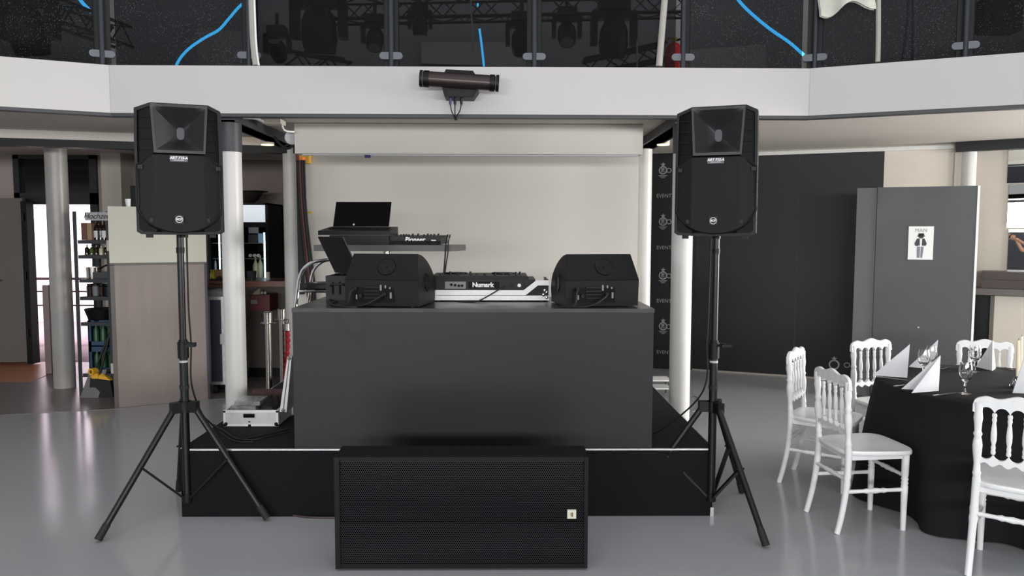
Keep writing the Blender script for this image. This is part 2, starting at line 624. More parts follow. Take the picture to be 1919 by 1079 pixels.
# floor
b = MB(); b.box(-11, 11, -6.3, 9.3, -0.1, 0.0)
struct(b.build('floor', 'floor'))
b = MB()
fl = [G(0, 778), G(215, 766.5), G(393, 748.5)]
b.prism([(-9.5, fl[0].y - 0.3, 0.0), fl[0], fl[1], fl[2], (-2.3, 7.35, 0), (-2.3, 9.3, 0), (-9.5, 9.3, 0)], (0, 0, 0.003))
struct(b.build('floor_bar', 'floor_bar'))
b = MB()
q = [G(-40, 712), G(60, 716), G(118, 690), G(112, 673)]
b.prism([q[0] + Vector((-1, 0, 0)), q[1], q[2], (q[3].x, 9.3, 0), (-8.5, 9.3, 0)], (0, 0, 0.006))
struct(b.build('floor_warm_reflection', 'entry_reflection'))  # brown patch painting the warm reflection at the doorway
b = MB(); b.box(-12, -3.5, 9.3, 14.2, -0.12, -0.002)
struct(b.build('floor_terrace', 'terrace'))

# balcony: fascia, shadow gap, soffit, gallery floor
for o in ringband(0.0, 0.12, ZB, ZT, 'balcony_fascia', 'fascia'):
    pass
ringband(0.012, 0.10, ZB - 0.022, ZB, 'trim_1', 'dgrey')
o0 = off(0.05)
b = MB()
b.prism([(p.x, p.y, CEIL) for p in o0] + [(11, 3.0, CEIL), (11, 9.95, CEIL), (-11, 9.95, CEIL), (-11, 3.0, CEIL)], (0, 0, 0.14))
struct(b.build('ceiling', 'ceil'))
# seams where the fascia boards meet
for c in (poly[1], poly[2]):
    b = MB(); b.box(c.x - 0.002, c.x + 0.002, c.y - 0.0015, c.y + 0.02, ZB, ZT)
    struct(b.build('trim_2', 'lgrey'))
# gallery back wall and ceiling above the balcony
b = MB(); b.box(-12, 12, 12.0, 12.2, 2.7, 6.6)
struct(b.build('wall_gallery', 'upwall'))
b = MB(); b.prism([(-12, 12, 6.2), (-12, 6.0, 5.2), (12, 6.0, 5.2), (12, 12, 6.2)], (0, 0, 0.1))
struct(b.build('ceiling_gallery', 'upceil'))
b = MB(); b.prism([P(190, 40, 11.9), P(470, 62, 11.9), P(470, 128, 11.9), P(190, 150, 11.9)], (0, -0.05, 0))
b.prism([P(790, 80, 11.9), P(1000, 80, 11.9), P(1000, 128, 11.9), P(790, 120, 11.9)], (0, -0.05, 0))
b.prism([P(1290, 95, 11.9), P(1510, 78, 11.9), P(1510, 140, 11.9), P(1290, 140, 11.9)], (0, -0.05, 0))
struct(b.build('trim_3', mat('gallery panel paint', (122, 120, 118), rough=0.8)))

ringband(6.28, 6.4, 2.7, 6.4, 'wall_gallery', 'upwall')
# white wall behind the stage
xl, xr = P(556, 400, 7.53).x, P(1196, 400, 7.53).x
b = MB(); b.box(xl, xr, 7.53, 7.63, 0, CEIL)
struct(b.build('wall_stage', 'wallwhite'))
# cross walls that close the store behind the white wall
b = MB(); b.box(xl, xl + 0.08, 7.63, 9.8, 0, CEIL)
struct(b.build('wall_store', 'darkwall'))

b = MB(); b.box(xr - 0.08, xr, 7.63, 9.2, 0, CEIL); b.box(xr - 0.08, 1.95, 9.1, 9.2, 0, CEIL)
struct(b.build('wall_store', 'darkwall'))
# columns and beams
CX = (-2.16, 1.43)
b0 = 0
for cx in CX:
    for cy, r in ((5.99, 0.083), (7.66, 0.078)):
        b = MB(); b.cyl((cx, cy, 0), (cx, cy, CEIL - 0.08), r, n=32)
        b.cyl((cx, cy, 0), (cx, cy, 0.012), r + 0.02, n=32)
        struct(b.build('column', 'colwhite'))
        if cy < 6:
            b = MB(); b.cyl((cx, cy, CEIL - 0.315), (cx, cy, CEIL - 0.08), r + 0.004, n=32)
            struct(b.build('column_sleeve', 'dgrey'))
    b = MB(); b.box(cx - 0.07, cx + 0.07, 5.9, 7.75, CEIL - 0.09, CEIL)
    b.box(cx - 0.09, cx + 0.09, 5.9, 7.75, CEIL - 0.09, CEIL - 0.075)
    struct(b.build('beam', 'dgrey'))
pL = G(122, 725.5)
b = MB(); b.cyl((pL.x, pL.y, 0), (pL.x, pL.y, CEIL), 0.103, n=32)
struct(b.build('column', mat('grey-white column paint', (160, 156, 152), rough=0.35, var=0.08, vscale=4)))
# ring beam on the left
b = MB()
b.prism([(-2.1, 7.6, CEIL - 0.15), (-2.1, 7.72, CEIL - 0.15), (-7, 6.55, CEIL - 0.15), (-7, 6.43, CEIL - 0.15)], (0, 0, 0.07))
struct(b.build('beam', 'blk'))
b = MB()
b.prism([(-2.1, 7.62, CEIL - 0.08), (-2.1, 7.72, CEIL - 0.08), (-7, 6.55, CEIL - 0.08), (-7, 6.45, CEIL - 0.08)], (0, 0, 0.08))
struct(b.build('beam', 'ceil'))

# right ring wall: black panels, cream strip, toilet box
W0 = Vector((1.60, 9.035, 0)); WD = Vector((math.cos(A22), -math.sin(A22), 0)); WN = Vector((-math.sin(A22), -math.cos(A22), 0))
def onwall(u, v, d=0.0):
    return HIT(u, v, W0 + WN * d, WN)
e1, e2 = onwall(1297, 500), onwall(1650, 500)
def wallslab(name, pa, pb, z0, z1, t0, t1, m, bev=0):
    b = MB()
    pa, pb = Vector((pa.x, pa.y, 0)), Vector((pb.x, pb.y, 0))
    d = (pb - pa).normalized()
    n = Vector((d.y, -d.x, 0))           # towards the hall
    b.prism([pa + n * t0 + Vector((0, 0, z0)), pb + n * t0 + Vector((0, 0, z0)), pb + n * t1 + Vector((0, 0, z0)), pa + n * t1 + Vector((0, 0, z0))], (0, 0, z1 - z0), bev)
    return b.build(name, m)
seam = onwall(1492, 500)
e3 = onwall(1812, 300)
struct(wallslab('wall_right', W0, e3 + WD * 0.3, 0, CEIL, -0.12, -0.02, 'cream'))
struct(wallslab('wall_panel_black', W0 + WD * 0.28, seam, 0.02, 2.50, -0.02, 0.0, 'blackwall'))
struct(wallslab('wall_panel_black', seam + WD * 0.004, e2, 0.02, 2.50, -0.02, 0.0, 'blackwall'))
struct(wallslab('trim_4', W0 + WD * 0.3, e3 - WD * 0.12, 2.50, CEIL - 0.02, -0.02, 0.02, 'colwhite'))
# toilet box with its sliding door
da, db = P(1645, 351, 7.2), P(1832, 350, 6.92)
dtop = da.z
dd = (Vector((db.x, db.y, 0)) - Vector((da.x, da.y, 0))).normalized()
DN = Vector((dd.y, -dd.x, 0))
DP = Vector((da.x, da.y, 0))
door2 = struct(wallslab('door_2', da, db, 0.03, dtop, -0.04, 0.0, 'dgreydoor'))
struct(wallslab('wall_toilet', DP - dd * 0.178, DP - dd * 0.002, 0.03, dtop - 0.004, -0.05, -0.012, 'jamb'))
bx, ex = Vector((db.x, db.y, 0)), Vector((db.x, db.y, 0)) + dd * 0.022
struct(wallslab('trim_5', bx + dd * 0.002, ex, 0.0, dtop, -0.06, 0.004, 'white'))
bk = MB(); bk.prism([DP - DN * 0.05, bx - DN * 0.05, bx - DN * 0.9 + dd * 0.0, DP - DN * 0.8], (0, 0, 0.02))
bk = None
pc = P(1817, 300, 7.75)
b = MB(); b.cyl((pc.x, pc.y, 0), (pc.x, pc.y, CEIL), 0.1, n=32)
struct(b.build('column', 'colwhite'))

# far right: cream wall, mirror strip, wooden ledge, grey shelf, cream counter front
RA = P(1838, 400, 7.62)
RB = RA + Vector((math.cos(math.radians(34)), -math.sin(math.radians(34)), 0)) * 1.2
struct(wallslab('wall_right_rear', RA - (RB - RA).normalized() * 0.25, RB + (RB - RA).normalized() * 1.2, 0, CEIL, -0.12, 0.0, 'cream'))
RDv = Vector((RB.x - RA.x, RB.y - RA.y, 0)).normalized(); RNv = Vector((RDv.y, -RDv.x, 0))
def onright(u, v, d):
    return HIT(u, v, RA + RNv * d, RNv)
t0_, t1_ = onright(1793, 255, 0.02), onright(1960, 245, 0.02)
struct(wallslab('beam', Vector((t0_.x, t0_.y, 0)), Vector((t1_.x, t1_.y, 0)) + RDv * 0.5, CEIL - 0.1, CEIL, -0.02, 0.06, 'blackwall'))
# bar counter with wooden arm rail
ra, rb = onright(1838, 540, 0.35), onright(1990, 540, 0.35)
rz = lambda v, d: onright(1880, v, d).z
b_ = ra - RDv * 0.02
struct(wallslab('trim_6', ra, rb, rz(541, 0.35), rz(525, 0.35), -0.3, 0.0, 'woodledge', 0.008))
struct(wallslab('trim_6', ra, rb, rz(524.5, 0.3), rz(509, 0.3), -0.34, -0.06, 'woodledge', 0.008))
struct(wallslab('counter_shelf', ra - RDv * 0.05, rb, rz(554, 0.4), rz(542, 0.4), -0.34, 0.05, mat('grey-brown shelf', (94, 88, 84), rough=0.5)))
struct(wallslab('wall_counter', ra + RDv * 0.12, rb, 0, rz(555, 0.35), -0.32, -0.02, 'cream'))
struct(wallslab('trim_7', ra + RDv * 0.085, ra + RDv * 0.12, 0, rz(555, 0.35), -0.32, -0.01, mat('taupe strip', (96, 90, 84), rough=0.6)))
struct(wallslab('wall_recess', ra - RDv * 0.05, ra + RDv * 0.085, 0, rz(555, 0.35), -0.3, -0.06, 'blk'))

# left: bar back wall, entrance wall with door and transom
YD = 9.3
b = MB()
xA, xB = P(36, 500, YD).x, P(190, 500, YD).x
zdoor = P(120, 383, YD).z
ztr = P(120, 287, YD).z
b.box(-11, xA - 0.01, YD, YD + 0.15, 0, 3.0)
b.box(xA - 0.02, xB + 0.02, YD, YD + 0.15, ztr, 3.0)
b.box(xB, xB + 0.4, YD, YD + 0.15, 0, 3.0)
struct(b.build('wall_left', 'taupe'))
pA, pB = P(192, 400, 9.0), P(229, 400, 9.0)
b = MB(); b.box(pA.x, pB.x, 9.0, YD, 0, 2.56)
struct(b.build('pillar', 'cream'))
b = MB(); b.box(xB + 0.4, xl, 9.8, 9.9, 0, 3.0); b.box(xB + 0.36, xB + 0.46, YD, 9.85, 0, 3.0)
struct(b.build('wall_bar', 'barwall'))
# frame + transom window
b = MB()
fy0, fy1 = YD - 0.04, YD + 0.1
fx0, fx1 = xA, xB
fz = [P(120, v, YD).z for v in (287, 298, 362, 383)]
b.box(fx0, fx1, fy0, fy1, fz[1], fz[0]); b.box(fx0, fx1, fy0, fy1, fz[3], fz[2])
b.box(fx0, fx0 + 0.07, fy0, fy1, 0, fz[0]); b.box(fx1 - 0.09, fx1, fy0, fy1, 0, fz[0])
struct(b.build('window_frame', mat('black door frame', (30, 30, 31), rough=0.4)))
b = MB(); b.box(fx0 + 0.07, fx1 - 0.09, YD + 0.02, YD + 0.04, fz[2], fz[1])
for k in range(3):
    z = fz[2] + (fz[1] - fz[2]) * (0.25 + 0.25 * k)
    b.box(fx0 + 0.07, fx1 - 0.09, YD + 0.0, YD + 0.02, z, z + 0.015)
struct(b.build('window_1', 'blackglass'))
# the shut leaf on the left and the dark jamb beside the opening
b = MB()
lx0, lx1 = P(-60, 500, 9.1).x, P(47, 500, 9.1).x
b.box(lx0, lx1, 9.1, 9.16, 0.04, P(20, 371, 9.1).z, 0.004)
d1 = struct(b.build('door_1', mat('taupe door leaf', (108, 102, 98), rough=0.5, var=0.06, vscale=2)))
b = MB(); hp = P(3, 525, 9.1)
b.tube([(hp.x, 9.09, hp.z), (hp.x, 9.03, hp.z), (hp.x - 0.12, 9.03, hp.z)], 0.011)
b.build('door_handle', 'steel', d1, world=True)
b = MB(); b.box(lx1 + 0.002, P(58, 500, 9.1).x, 9.06, 9.2, 0.02, P(20, 377, 9.1).z)
for zz in (0.35, 1.05, 1.75):
    b.cyl((lx1 + 0.03, 9.05, zz), (lx1 + 0.03, 9.05, zz + 0.1), 0.014, n=10)
struct(b.build('trim_8', 'blk'))
# outside
b = MB(); b.box(-12, -4.2, 13.7, 13.9, -0.1, 3.6)
struct(b.build('wall_outside', 'extwall'))
b = MB(); b.box(-12, -3.5, 9.45, 14.0, 3.05, 3.15)
struct(b.build('terrace_light_block', 'extwall'))  # unseen roof, added to keep the terrace light out of the gallery
# terrace railing
rr = thing('terrace_railing', 'metal railing outside the open entrance door', 'railing', (P(90, 600, 11).x, 11, -0.002))
for k, v in enumerate((522, 546, 572)):
    p = P(90, v, 11)
    b = MB(); b.tube([(-9.0, 11, p.z), (-5.6, 11, p.z)], 0.022 if k == 0 else 0.012)
    b.build('rail', mat('railing metal', (110, 96, 98), rough=0.4, metal=0.5) if k == 0 else 'dgrey', rr, world=True)
for x in (-8.9, -7.35, -5.7):
    b = MB(); b.cyl((x, 11, 0), (x, 11, P(90, 522, 11).z), 0.02)
    b.build('post', 'dgrey', rr, world=True)

# partition: wood laminate below, white above
qa, qb = G(215, 765), G(394, 748)
zt_, zm_ = 1.0, 1.0
pd_ = Vector((qb.x - qa.x, qb.y - qa.y, 0)); pl = pd_.length; pd_.normalize(); pn = Vector((pd_.y, -pd_.x, 0))
zt_ = HIT(300, 388, qa, pn).z
zm_ = HIT(300, 494, qa, pn).z
struct(wallslab('wall_partition', qa - pd_ * 0.0, qb, zm_ + 0.012, zt_, -0.09, 0.0, 'partwhite'))
struct(wallslab('wall_partition_base', qa, qb, 0.0, zm_ - 0.012, -0.09, 0.002, 'panelwood'))
struct(wallslab('trim_9', qa, qb, zm_ - 0.012, zm_ + 0.012, -0.09, 0.006, mat('grey edging', (92, 86, 82), rough=0.5)))
struct(wallslab('trim_10', qa, qa + pd_ * 0.035, 0, zm_, -0.09, 0.006, mat('grey edging dark', (86, 80, 76), rough=0.5)))
struct(wallslab('trim_10', qb - pd_ * 0.02, qb, 0, zm_, -0.09, 0.006, 'dgrey'))

# bar counter with wooden top
b = MB(); b.box(P(388, 560, 8.25).x, xl - 0.005, 8.25, 8.8, 0.12, 1.03)
struct(b.build('wall_counter', 'darkwall'))
b = MB(); b.box(P(388, 560, 8.25).x, xl - 0.005, 8.32, 8.8, 0.0, 0.12)
struct(b.build('baseboard_counter', 'blk'))
b = MB(); b.box(P(384, 560, 8.2).x, xl - 0.005, 8.17, 8.85, 1.03, 1.09, 0.01)
CT = 1.09
struct(b.build('counter_top', 'wood'))

# hall behind the camera: rear wall with three big windows (daylight)
b = MB()
b.box(-11, 11, -6.2, -6.05, 0, 1.7); b.box(-11, 11, -6.2, -6.05, 2.56, 5.6)
xs = [-11, -6.5, -2.7, -1.9, 1.9, 2.7, 6.5, 11]
for i in range(0, 8, 2):
    b.box(xs[i], xs[i + 1], -6.2, -6.05, 1.7, 2.56)
struct(b.build('wall_back', 'dgrey'))
for i, wx in enumerate(WIN_X):
    b = MB()
    for x in (wx - 1.9, wx - 0.03, wx + 1.84):
        b.box(x, x + 0.06, -6.16, -6.08, 1.7, 2.56)
    b.box(wx - 1.9, wx + 1.9, -6.16, -6.08, 1.7, 1.75); b.box(wx - 1.9, wx + 1.9, -6.16, -6.08, 2.51, 2.56)
    struct(b.build('window_%d' % (i + 2), 'dgrey'))
# the balcony goes on round the hall: its far side above the rear windows
b = MB(); b.box(-11, 11, -6.05, -5.2, 2.6, 2.72); b.box(-11, 11, -5.3, -5.2, 2.6, 3.0)
struct(b.build('balcony_rear', 'fascia'))

# ================================================================== STAGE, BOOTH, SUB
sa, sb = G(342, 967.5), G(1335, 967)
SY = (sa.y + sb.y) / 2
SX0, SX1 = sa.x, sb.x
SZ = P(845, 841, SY).z
st = thing('stage_platform', 'low black stage platform with a dark front and carpeted top', 'stage', ((SX0 + SX1) / 2, SY + 1.2, 0))
b = MB(); b.box(SX0 + 0.002, SX1 - 0.002, SY + 0.02, 6.95, 0, SZ - 0.02)
b.build('side_panel', 'stagefront', st, world=True)
b = MB(); b.box(SX0, SX1, SY, SY + 0.02, 0, SZ - 0.012)
b.build('front_panel', 'stagefront', st, world=True)
b = MB(); b.box(SX0, SX1, SY + 0.006, 6.95, SZ - 0.02, SZ)
b.build('deck_top', 'stagetop', st, world=True)
b = MB(); b.box(SX0 + 0.03, SX1, SY - 0.002, SY + 0.006, SZ - 0.008, SZ + 0.001)
b.build('edge_trim', 'alu', st, world=True)
b = MB(); b.box(SX1, SX1 + 0.006, SY + 0.02, 6.95, SZ - 0.02, SZ + 0.001)
b.build('edge_trim', 'alu', st, world=True)
b = MB(); b.box(SX0 - 0.006, SX0, SY + 0.02, 6.95, SZ - 0.01, SZ + 0.001)
b.build('edge_trim', 'alu', st, world=True)
b = MB(); b.box(SX1 - 0.012, SX1 + 0.008, SY - 0.004, SY + 0.016, 0, 0.05)
b.build('corner_protector', 'alu', st, world=True)

BY = SY + 0.012
ba, bb2 = P(547.5, 577.5, BY), P(1225.5, 577.5, BY)
BX0, BX1, BZ = ba.x, bb2.x, ba.z
BD = 0.80
bo = thing('dj_booth', 'wide black DJ booth standing on the stage front', 'dj booth', ((BX0 + BX1) / 2, BY + BD / 2, SZ))
b = MB(); b.box(BX0, BX1, BY, BY + 0.02, SZ + 0.001, BZ - 0.022, 0.002)
bfm = mat('black laminate booth front', (29, 27, 30), rough=0.42, spec=0.3, var=0.12, vscale=1.6, rvar=0.08)
def scuff(m, cx_, cz_, r, w):
    """a curled dark rub mark on the laminate"""
    nt = m.node_tree
    bs = nt.nodes['Principled BSDF']
    tc = nt.nodes.new('ShaderNodeTexCoord')
    nz = nt.nodes.new('ShaderNodeTexNoise'); nz.inputs['Scale'].default_value = 7
    nt.links.new(tc.outputs['Object'], nz.inputs['Vector'])
    mp = nt.nodes.new('ShaderNodeMapping'); mp.inputs['Location'].default_value = (-cx_, 0, -cz_)
    mp.inputs['Scale'].default_value = (1, 0, 1)
    nt.links.new(tc.outputs['Object'], mp.inputs[0])
    ln = nt.nodes.new('ShaderNodeVectorMath'); ln.operation = 'LENGTH'
    nt.links.new(mp.outputs[0], ln.inputs[0])
    def mth(op, a, b2):
        n = nt.nodes.new('ShaderNodeMath'); n.operation = op
        for k, v in enumerate((a, b2)):
            if isinstance(v, (int, float)): n.inputs[k].default_value = v
            else: nt.links.new(v, n.inputs[k])
        return n.outputs[0]
    d = mth('ABSOLUTE', mth('SUBTRACT', mth('ADD', ln.outputs['Value'], mth('MULTIPLY', nz.outputs['Fac'], 0.12)), r + 0.06), 0)
    mr = nt.nodes.new('ShaderNodeMapRange'); mr.inputs[1].default_value = 0; mr.inputs[2].default_value = w
    mr.inputs[3].default_value = 0.45; mr.inputs[4].default_value = 0.0
    nt.links.new(d, mr.inputs[0])
    mx = nt.nodes.new('ShaderNodeMix'); mx.data_type = 'RGBA'
    old = bs.inputs['Base Color'].links[0].from_socket
    nt.links.new(mr.outputs[0], mx.inputs[0]); nt.links.new(old, mx.inputs[6])
    mx.inputs[7].default_value = (0.003, 0.003, 0.0035, 1)
    nt.links.new(mx.outputs[2], bs.inputs['Base Color'])
sc0 = P(660, 605, BY)
scuff(bfm, sc0.x - (BX0 + BX1) / 2, sc0.z - SZ, 0.085, 0.03)
b.build('front_panel', bfm, bo, world=True)
for x in (BX0, BX1 - 0.02):
    b = MB(); b.box(x, x + 0.02, BY + 0.0205, BY + BD, SZ + 0.001, BZ - 0.022, 0.002)
    b.build('side_panel', 'booth', bo, world=True)
b = MB(); b.box(BX0 - 0.003, BX1 + 0.003, BY - 0.003, BY + BD, BZ - 0.0215, BZ, 0.003)
b.build('top', 'boothtop', bo, world=True)

# subwoofer
g0, g1 = G(629, 1070), G(1101, 1070)
UY = (g0.y + g1.y) / 2
UX0, UX1 = g0.x, g1.x
UZ = P(865, 856.5, UY).z
sw = thing('subwoofer', 'wide black subwoofer with a perforated front, on the floor before the stage', 'subwoofer', ((UX0 + UX1) / 2, UY + 0.1, 0))
UD = 0.19
b = MB()
b.box(UX0, UX1, UY + 0.03, UY + UD, 0.012, UZ, 0.004)
b.box(UX0, UX0 + 0.024, UY, UY + 0.031, 0.012, UZ, 0.004); b.box(UX1 - 0.018, UX1, UY, UY + 0.031, 0.012, UZ, 0.004)
b.box(UX0 + 0.02, UX1 - 0.015, UY + 0.004, UY + 0.031, UZ - 0.022, UZ - 0.001, 0.003); b.box(UX0 + 0.02, UX1 - 0.015, UY + 0.004, UY + 0.031, 0.012, 0.034, 0.003)
b.build('cabinet', 'blk2', sw, world=True)
z1 = P(865, 943, UY).z; z2 = P(865, 980, UY).z
prof = [(UY + 0.010, 0.034), (UY + 0.009, z2), (UY + 0.006, z2 + 0.001), (UY + 0.006, z2 + 0.005), (UY + 0.013, z2 + 0.007), (UY + 0.008, z1), (UY + 0.006, z1 + 0.006), (UY + 0.02, UZ - 0.022)]
b = MB(); b.grid([[(x, y, z) for (y, z) in prof] for x in (UX0 + 0.024, UX1 - 0.018)])
b.build('grille', 'subgrille', sw, world=True)
p = P(1071.5, 963.5, UY)
b = MB(); b.box(p.x - 0.021, p.x + 0.021, UY - 0.001, UY + 0.012, p.z - 0.021, p.z + 0.021, 0.002)
bg = b.build('badge', 'badge', sw, world=True)
bg['label'] = 'cream square badge'
b = MB()
b.box(p.x - 0.002, p.x + 0.006, UY - 0.002, UY, p.z - 0.012, p.z + 0.010); b.box(p.x - 0.007, p.x - 0.004, UY - 0.002, UY, p.z - 0.006, p.z + 0.008)
b.build('emblem', mat('badge ink', (120, 104, 84)), bg, world=True)
for x in (UX0 + 0.05, UX1 - 0.05):
    for y in (UY + 0.05, UY + UD - 0.04):
        b = MB(); b.cyl((x, y, 0), (x, y, 0.014), 0.018)
        b.build('foot', 'rubber', sw, world=True)
b = MB(); b.box(UX1 - 0.001, UX1 + 0.006, UY + 0.05, UY + 0.12, 0.10, 0.16, 0.003)
b.build('handle', 'blk', sw, world=True)

# ================================================================== LOUDSPEAKERS + STANDS
LW, LH, LD = 0.426, 0.688, 0.385


def loudspeaker(label, loc, rz):
    t = thing('loudspeaker', label, 'speaker', loc, rz, 'stand loudspeakers')
    k = LW / 515.0                               # crop units -> metres; cz: height from the bottom
    X = lambda u: (u - 530) * k
    Z = lambda v: (892 - v) * (LH / 838.0)
    hw = LW / 2
    # cabinet: chamfered front outline, tapering to the rear
    fr = [(-hw + .004, Z(95)), (X(372), Z(56)), (X(712), Z(56)), (hw - .004, Z(90)), (hw, Z(300)), (hw, Z(868)), (hw - .02, Z(884)), (X(650), Z(888)), (X(380), Z(888)), (-hw + .02, Z(884)), (-hw, Z(868)), (-hw, Z(300))]
    cols = []
    for y, s, dz in ((0.09, 0.955, 0), (0.014, 0.965, 0), (0.013, 0.985, 0), (0.03, 1.0, 0), (0.17, 1.0, 0), (0.20, 0.93, 0.0), (LD, 0.62, 0.0)):
        cols.append([(x * s, y, LH / 2 + (z - LH / 2) * (1 if y < 0.19 else (0.97 if y < 0.3 else 0.9))) for x, z in fr])
    b = MB(); b.grid(cols, closed=True)
    b.prism([Vector(c) for c in cols[0]], (0, 0.001, 0)); b.prism([Vector(c) for c in cols[-1]], (0, -0.001, 0))
    b.build('cabinet', 'blk2', t)
    # raised front frame
    ins = 0.014
    b = MB()
    o_ = [(x * 0.985, z) for x, z in fr]
    i_ = [(x * 0.985 * (1 - ins / hw), LH / 2 + (z - LH / 2) * (1 - ins / (LH / 2))) for x, z in fr]
    n = len(o_)
    t_ = [[(x, 0.013, z) for x, z in o_], [(x, 0.0, z) for x, z in o_], [(x, 0.0, z) for x, z in i_], [(x, 0.016, z) for x, z in i_]]
    b.grid(t_, closed=True)
    b.build('front_frame', 'charcoal', t)
    # horn flare
    b = MB()
    outer = [(X(372), Z(64)), (X(708), Z(64)), (X(688), Z(370)), (X(388), Z(370))]
    def rect_ring(cs, y, m=10):
        pts = []
        for i in range(4):
            a, c = cs[i], cs[(i + 1) % 4]
            for j in range(m):
                f = j / m
                pts.append((a[0] + (c[0] - a[0]) * f, y, a[1] + (c[1] - a[1]) * f))
        return pts
    cxh, czh = X(540), Z(237)
    rings = [rect_ring(outer, 0.012), rect_ring(outer, -0.014)]
    inn = [(X(388), Z(80)), (X(692), Z(80)), (X(676), Z(352)), (X(402), Z(352))]
    rings.append(rect_ring(inn, -0.014))
    slot = []
    for i in range(40):
        pass
    base = rect_ring(inn, 0)
    throat = []
    for (x, y, z) in base:
        a = math.atan2(z - czh, (x - cxh))
        # rounded slot outline
        dx, dz = math.cos(a), math.sin(a)
        sw_, sh_ = 0.019, 0.032
        p_ = 3.0
        r = 1.0 / ((abs(dx) / sw_) ** p_ + (abs(dz) / sh_) ** p_) ** (1 / p_)
        throat.append((cxh + dx * r, 0, czh + dz * r))
    for f in (0.2, 0.4, 0.6, 0.8, 1.0):
        y = -0.014 + 0.062 * (1 - (1 - f) ** 1.15)
        rings.append([(bx + (tx - bx) * f ** 0.95, y, bz + (tz - bz) * f ** 0.9) for (bx, _, bz), (tx, _, tz) in zip(base, throat)])
    b.grid(rings, closed=True)
    hn = b.build('horn', 'horn', t, ang=0.5)
    b = MB()
    b.prism([(x, 0.0465, z) for x, _, z in throat], (0, 0.006, 0))
    b.build('throat', mat('horn throat grey', (62, 62, 66), rough=0.5), hn)
    # vented side panels
    for sgn in (-1, 1):
        b = MB()
        pts = [(X(288), Z(104)), (X(368), Z(72)), (X(384), Z(372)), (X(296), Z(432))]
        pts = [((x if sgn < 0 else -x), z) for x, z in pts]
        b.prism([(pts[0][0], 0.018, pts[0][1]), (pts[1][0], 0.006, pts[1][1]), (pts[2][0], 0.004, pts[2][1]), (pts[3][0], 0.014, pts[3][1])], (0, 0.012, 0))
        for q in range(4):
            z = Z(150 + 68 * q)
            x0, x1 = (X(305), X(365)) if sgn < 0 else (-X(365), -X(305))
            b.box(x0, x1, 0.0, 0.012, z, z + 0.004)
        b.build('side_vent', 'blkgloss', t)
    # woofer grille with three facets
    b = MB()
    pts = [(X(385), Z(384)), (X(690), Z(384)), (X(778), Z(448)), (X(778), Z(690))]
    cxg, czg, rg = 0.0, Z(660), 0.2
    arc = []
    for i in range(1, 24):
        a = -i / 24 * PI
        arc.append((X(533) + 0.208 * math.cos(a), Z(690) + 0.148 * math.sin(a)))
    pts = pts + arc + [(X(290), Z(690)), (X(290), Z(448))]
    fx = lambda x: (-0.016 if abs(x) < 0.122 else -0.016 + (abs(x) - 0.122) * 0.22)
    t2 = bmesh.new()
    # slice the outline into columns so the facets bend
    xs_ = [-0.208, -0.19, -0.165, -0.14, -0.122, -0.09, -0.06, -0.03, 0, 0.03, 0.06, 0.09, 0.122, 0.14, 0.165, 0.19, 0.208]
    def zrange(x):
        zz = []
        for (xa, za), (xb, zb) in zip(pts, pts[1:] + pts[:1]):
            if (xa - x) * (xb - x) <= 0 and abs(xa - xb) > 1e-7:
                zz.append(za + (zb - za) * (x - xa) / (xb - xa))
        return (min(zz), max(zz)) if zz else (Z(690), Z(690))
    b.grid([[(x, fx(x) if 0 <= j <= 1 else 0.012, z) for j, z in ((-1, zrange(x)[0]), (0, zrange(x)[0]), (1, zrange(x)[1]), (2, zrange(x)[1]))] for x in xs_])
    t2.free()
    gr = b.build('grille', 'rcfgrille', t, ang=0.15)
    # rim round the grille
    b = MB()
    ol = [Vector((x, -0.004, z)) for x, z in pts]
    b.tube(ol + [ol[0]], 0.007, n=6)
    b.build('grille_rim', 'charcoal', t)
    # lower corner pockets
    for sgn in (-1, 1):
        tri = [(X(282), Z(715)), (X(300), Z(770)), (X(350), Z(830)), (X(395), Z(856)), (X(380), Z(878)), (X(286), Z(860))]
        b = MB(); b.prism([(sgn * -abs(x), 0.006, z) for x, z in tri], (0, 0.01, 0))
        b.build('corner_pocket', 'blkgloss', t)
    # plates
    b = MB(); b.box(X(480), X(582), -0.021, -0.014, Z(424), Z(387), 0.002)
    pm = b.build('model_plate', mat('model plate grey', (84, 84, 88), rough=0.5), t)
    text('ART 715-A', 0.0185, Matrix.Translation((X(531), -0.0216, Z(401))) @ FRONT, 'white', pm, shear=0.25, fat=0.0006)
    b = MB(); b.box(X(500), X(563), -0.0215, -0.0205, Z(417), Z(413))
    b.build('marking', 'lgrey', pm)
    b = MB(); b.box(X(497), X(552), -0.026, -0.014, Z(818), Z(762), 0.002)
    bg = b.build('badge', 'blk', t)
    b = MB(); b.lathe([(0.0145, -0.0268), (0.0185, -0.0268), (0.0185, -0.0255), (0.0145, -0.0255)], (X(524.5), 0, Z(790)), (0, 1, 0), 28)
    b.build('emblem', 'lgrey', bg)
    text('RCF', 0.0145, Matrix.Translation((X(524.5), -0.0266, Z(790))) @ FRONT, 'white', bg, fat=0.0006)
    for x, z in ((X(308), Z(462)), (X(762), Z(462)), (X(368), Z(795)), (X(690), Z(795))):
        b = MB(); b.box(x - 0.012, x + 0.012, -0.014, 0.0, z - 0.01, z + 0.01, 0.003); b.cyl((x, -0.014, z), (x, -0.017, z), 0.005, n=10)
        b.build('grille_clip', 'blk', t)
    for sx in (-1, 1):
        b = MB(); b.box(sx * 0.155 - 0.016, sx * 0.155 + 0.016, 0.03, 0.07, -0.012, 0.006, 0.003)
        b.build('foot', 'rubber', t)
    b = MB(); b.cyl((0, 0.19, -0.012), (0, 0.19, 0.02), 0.024)
    b.build('pole_socket', 'blk', t)
    return t


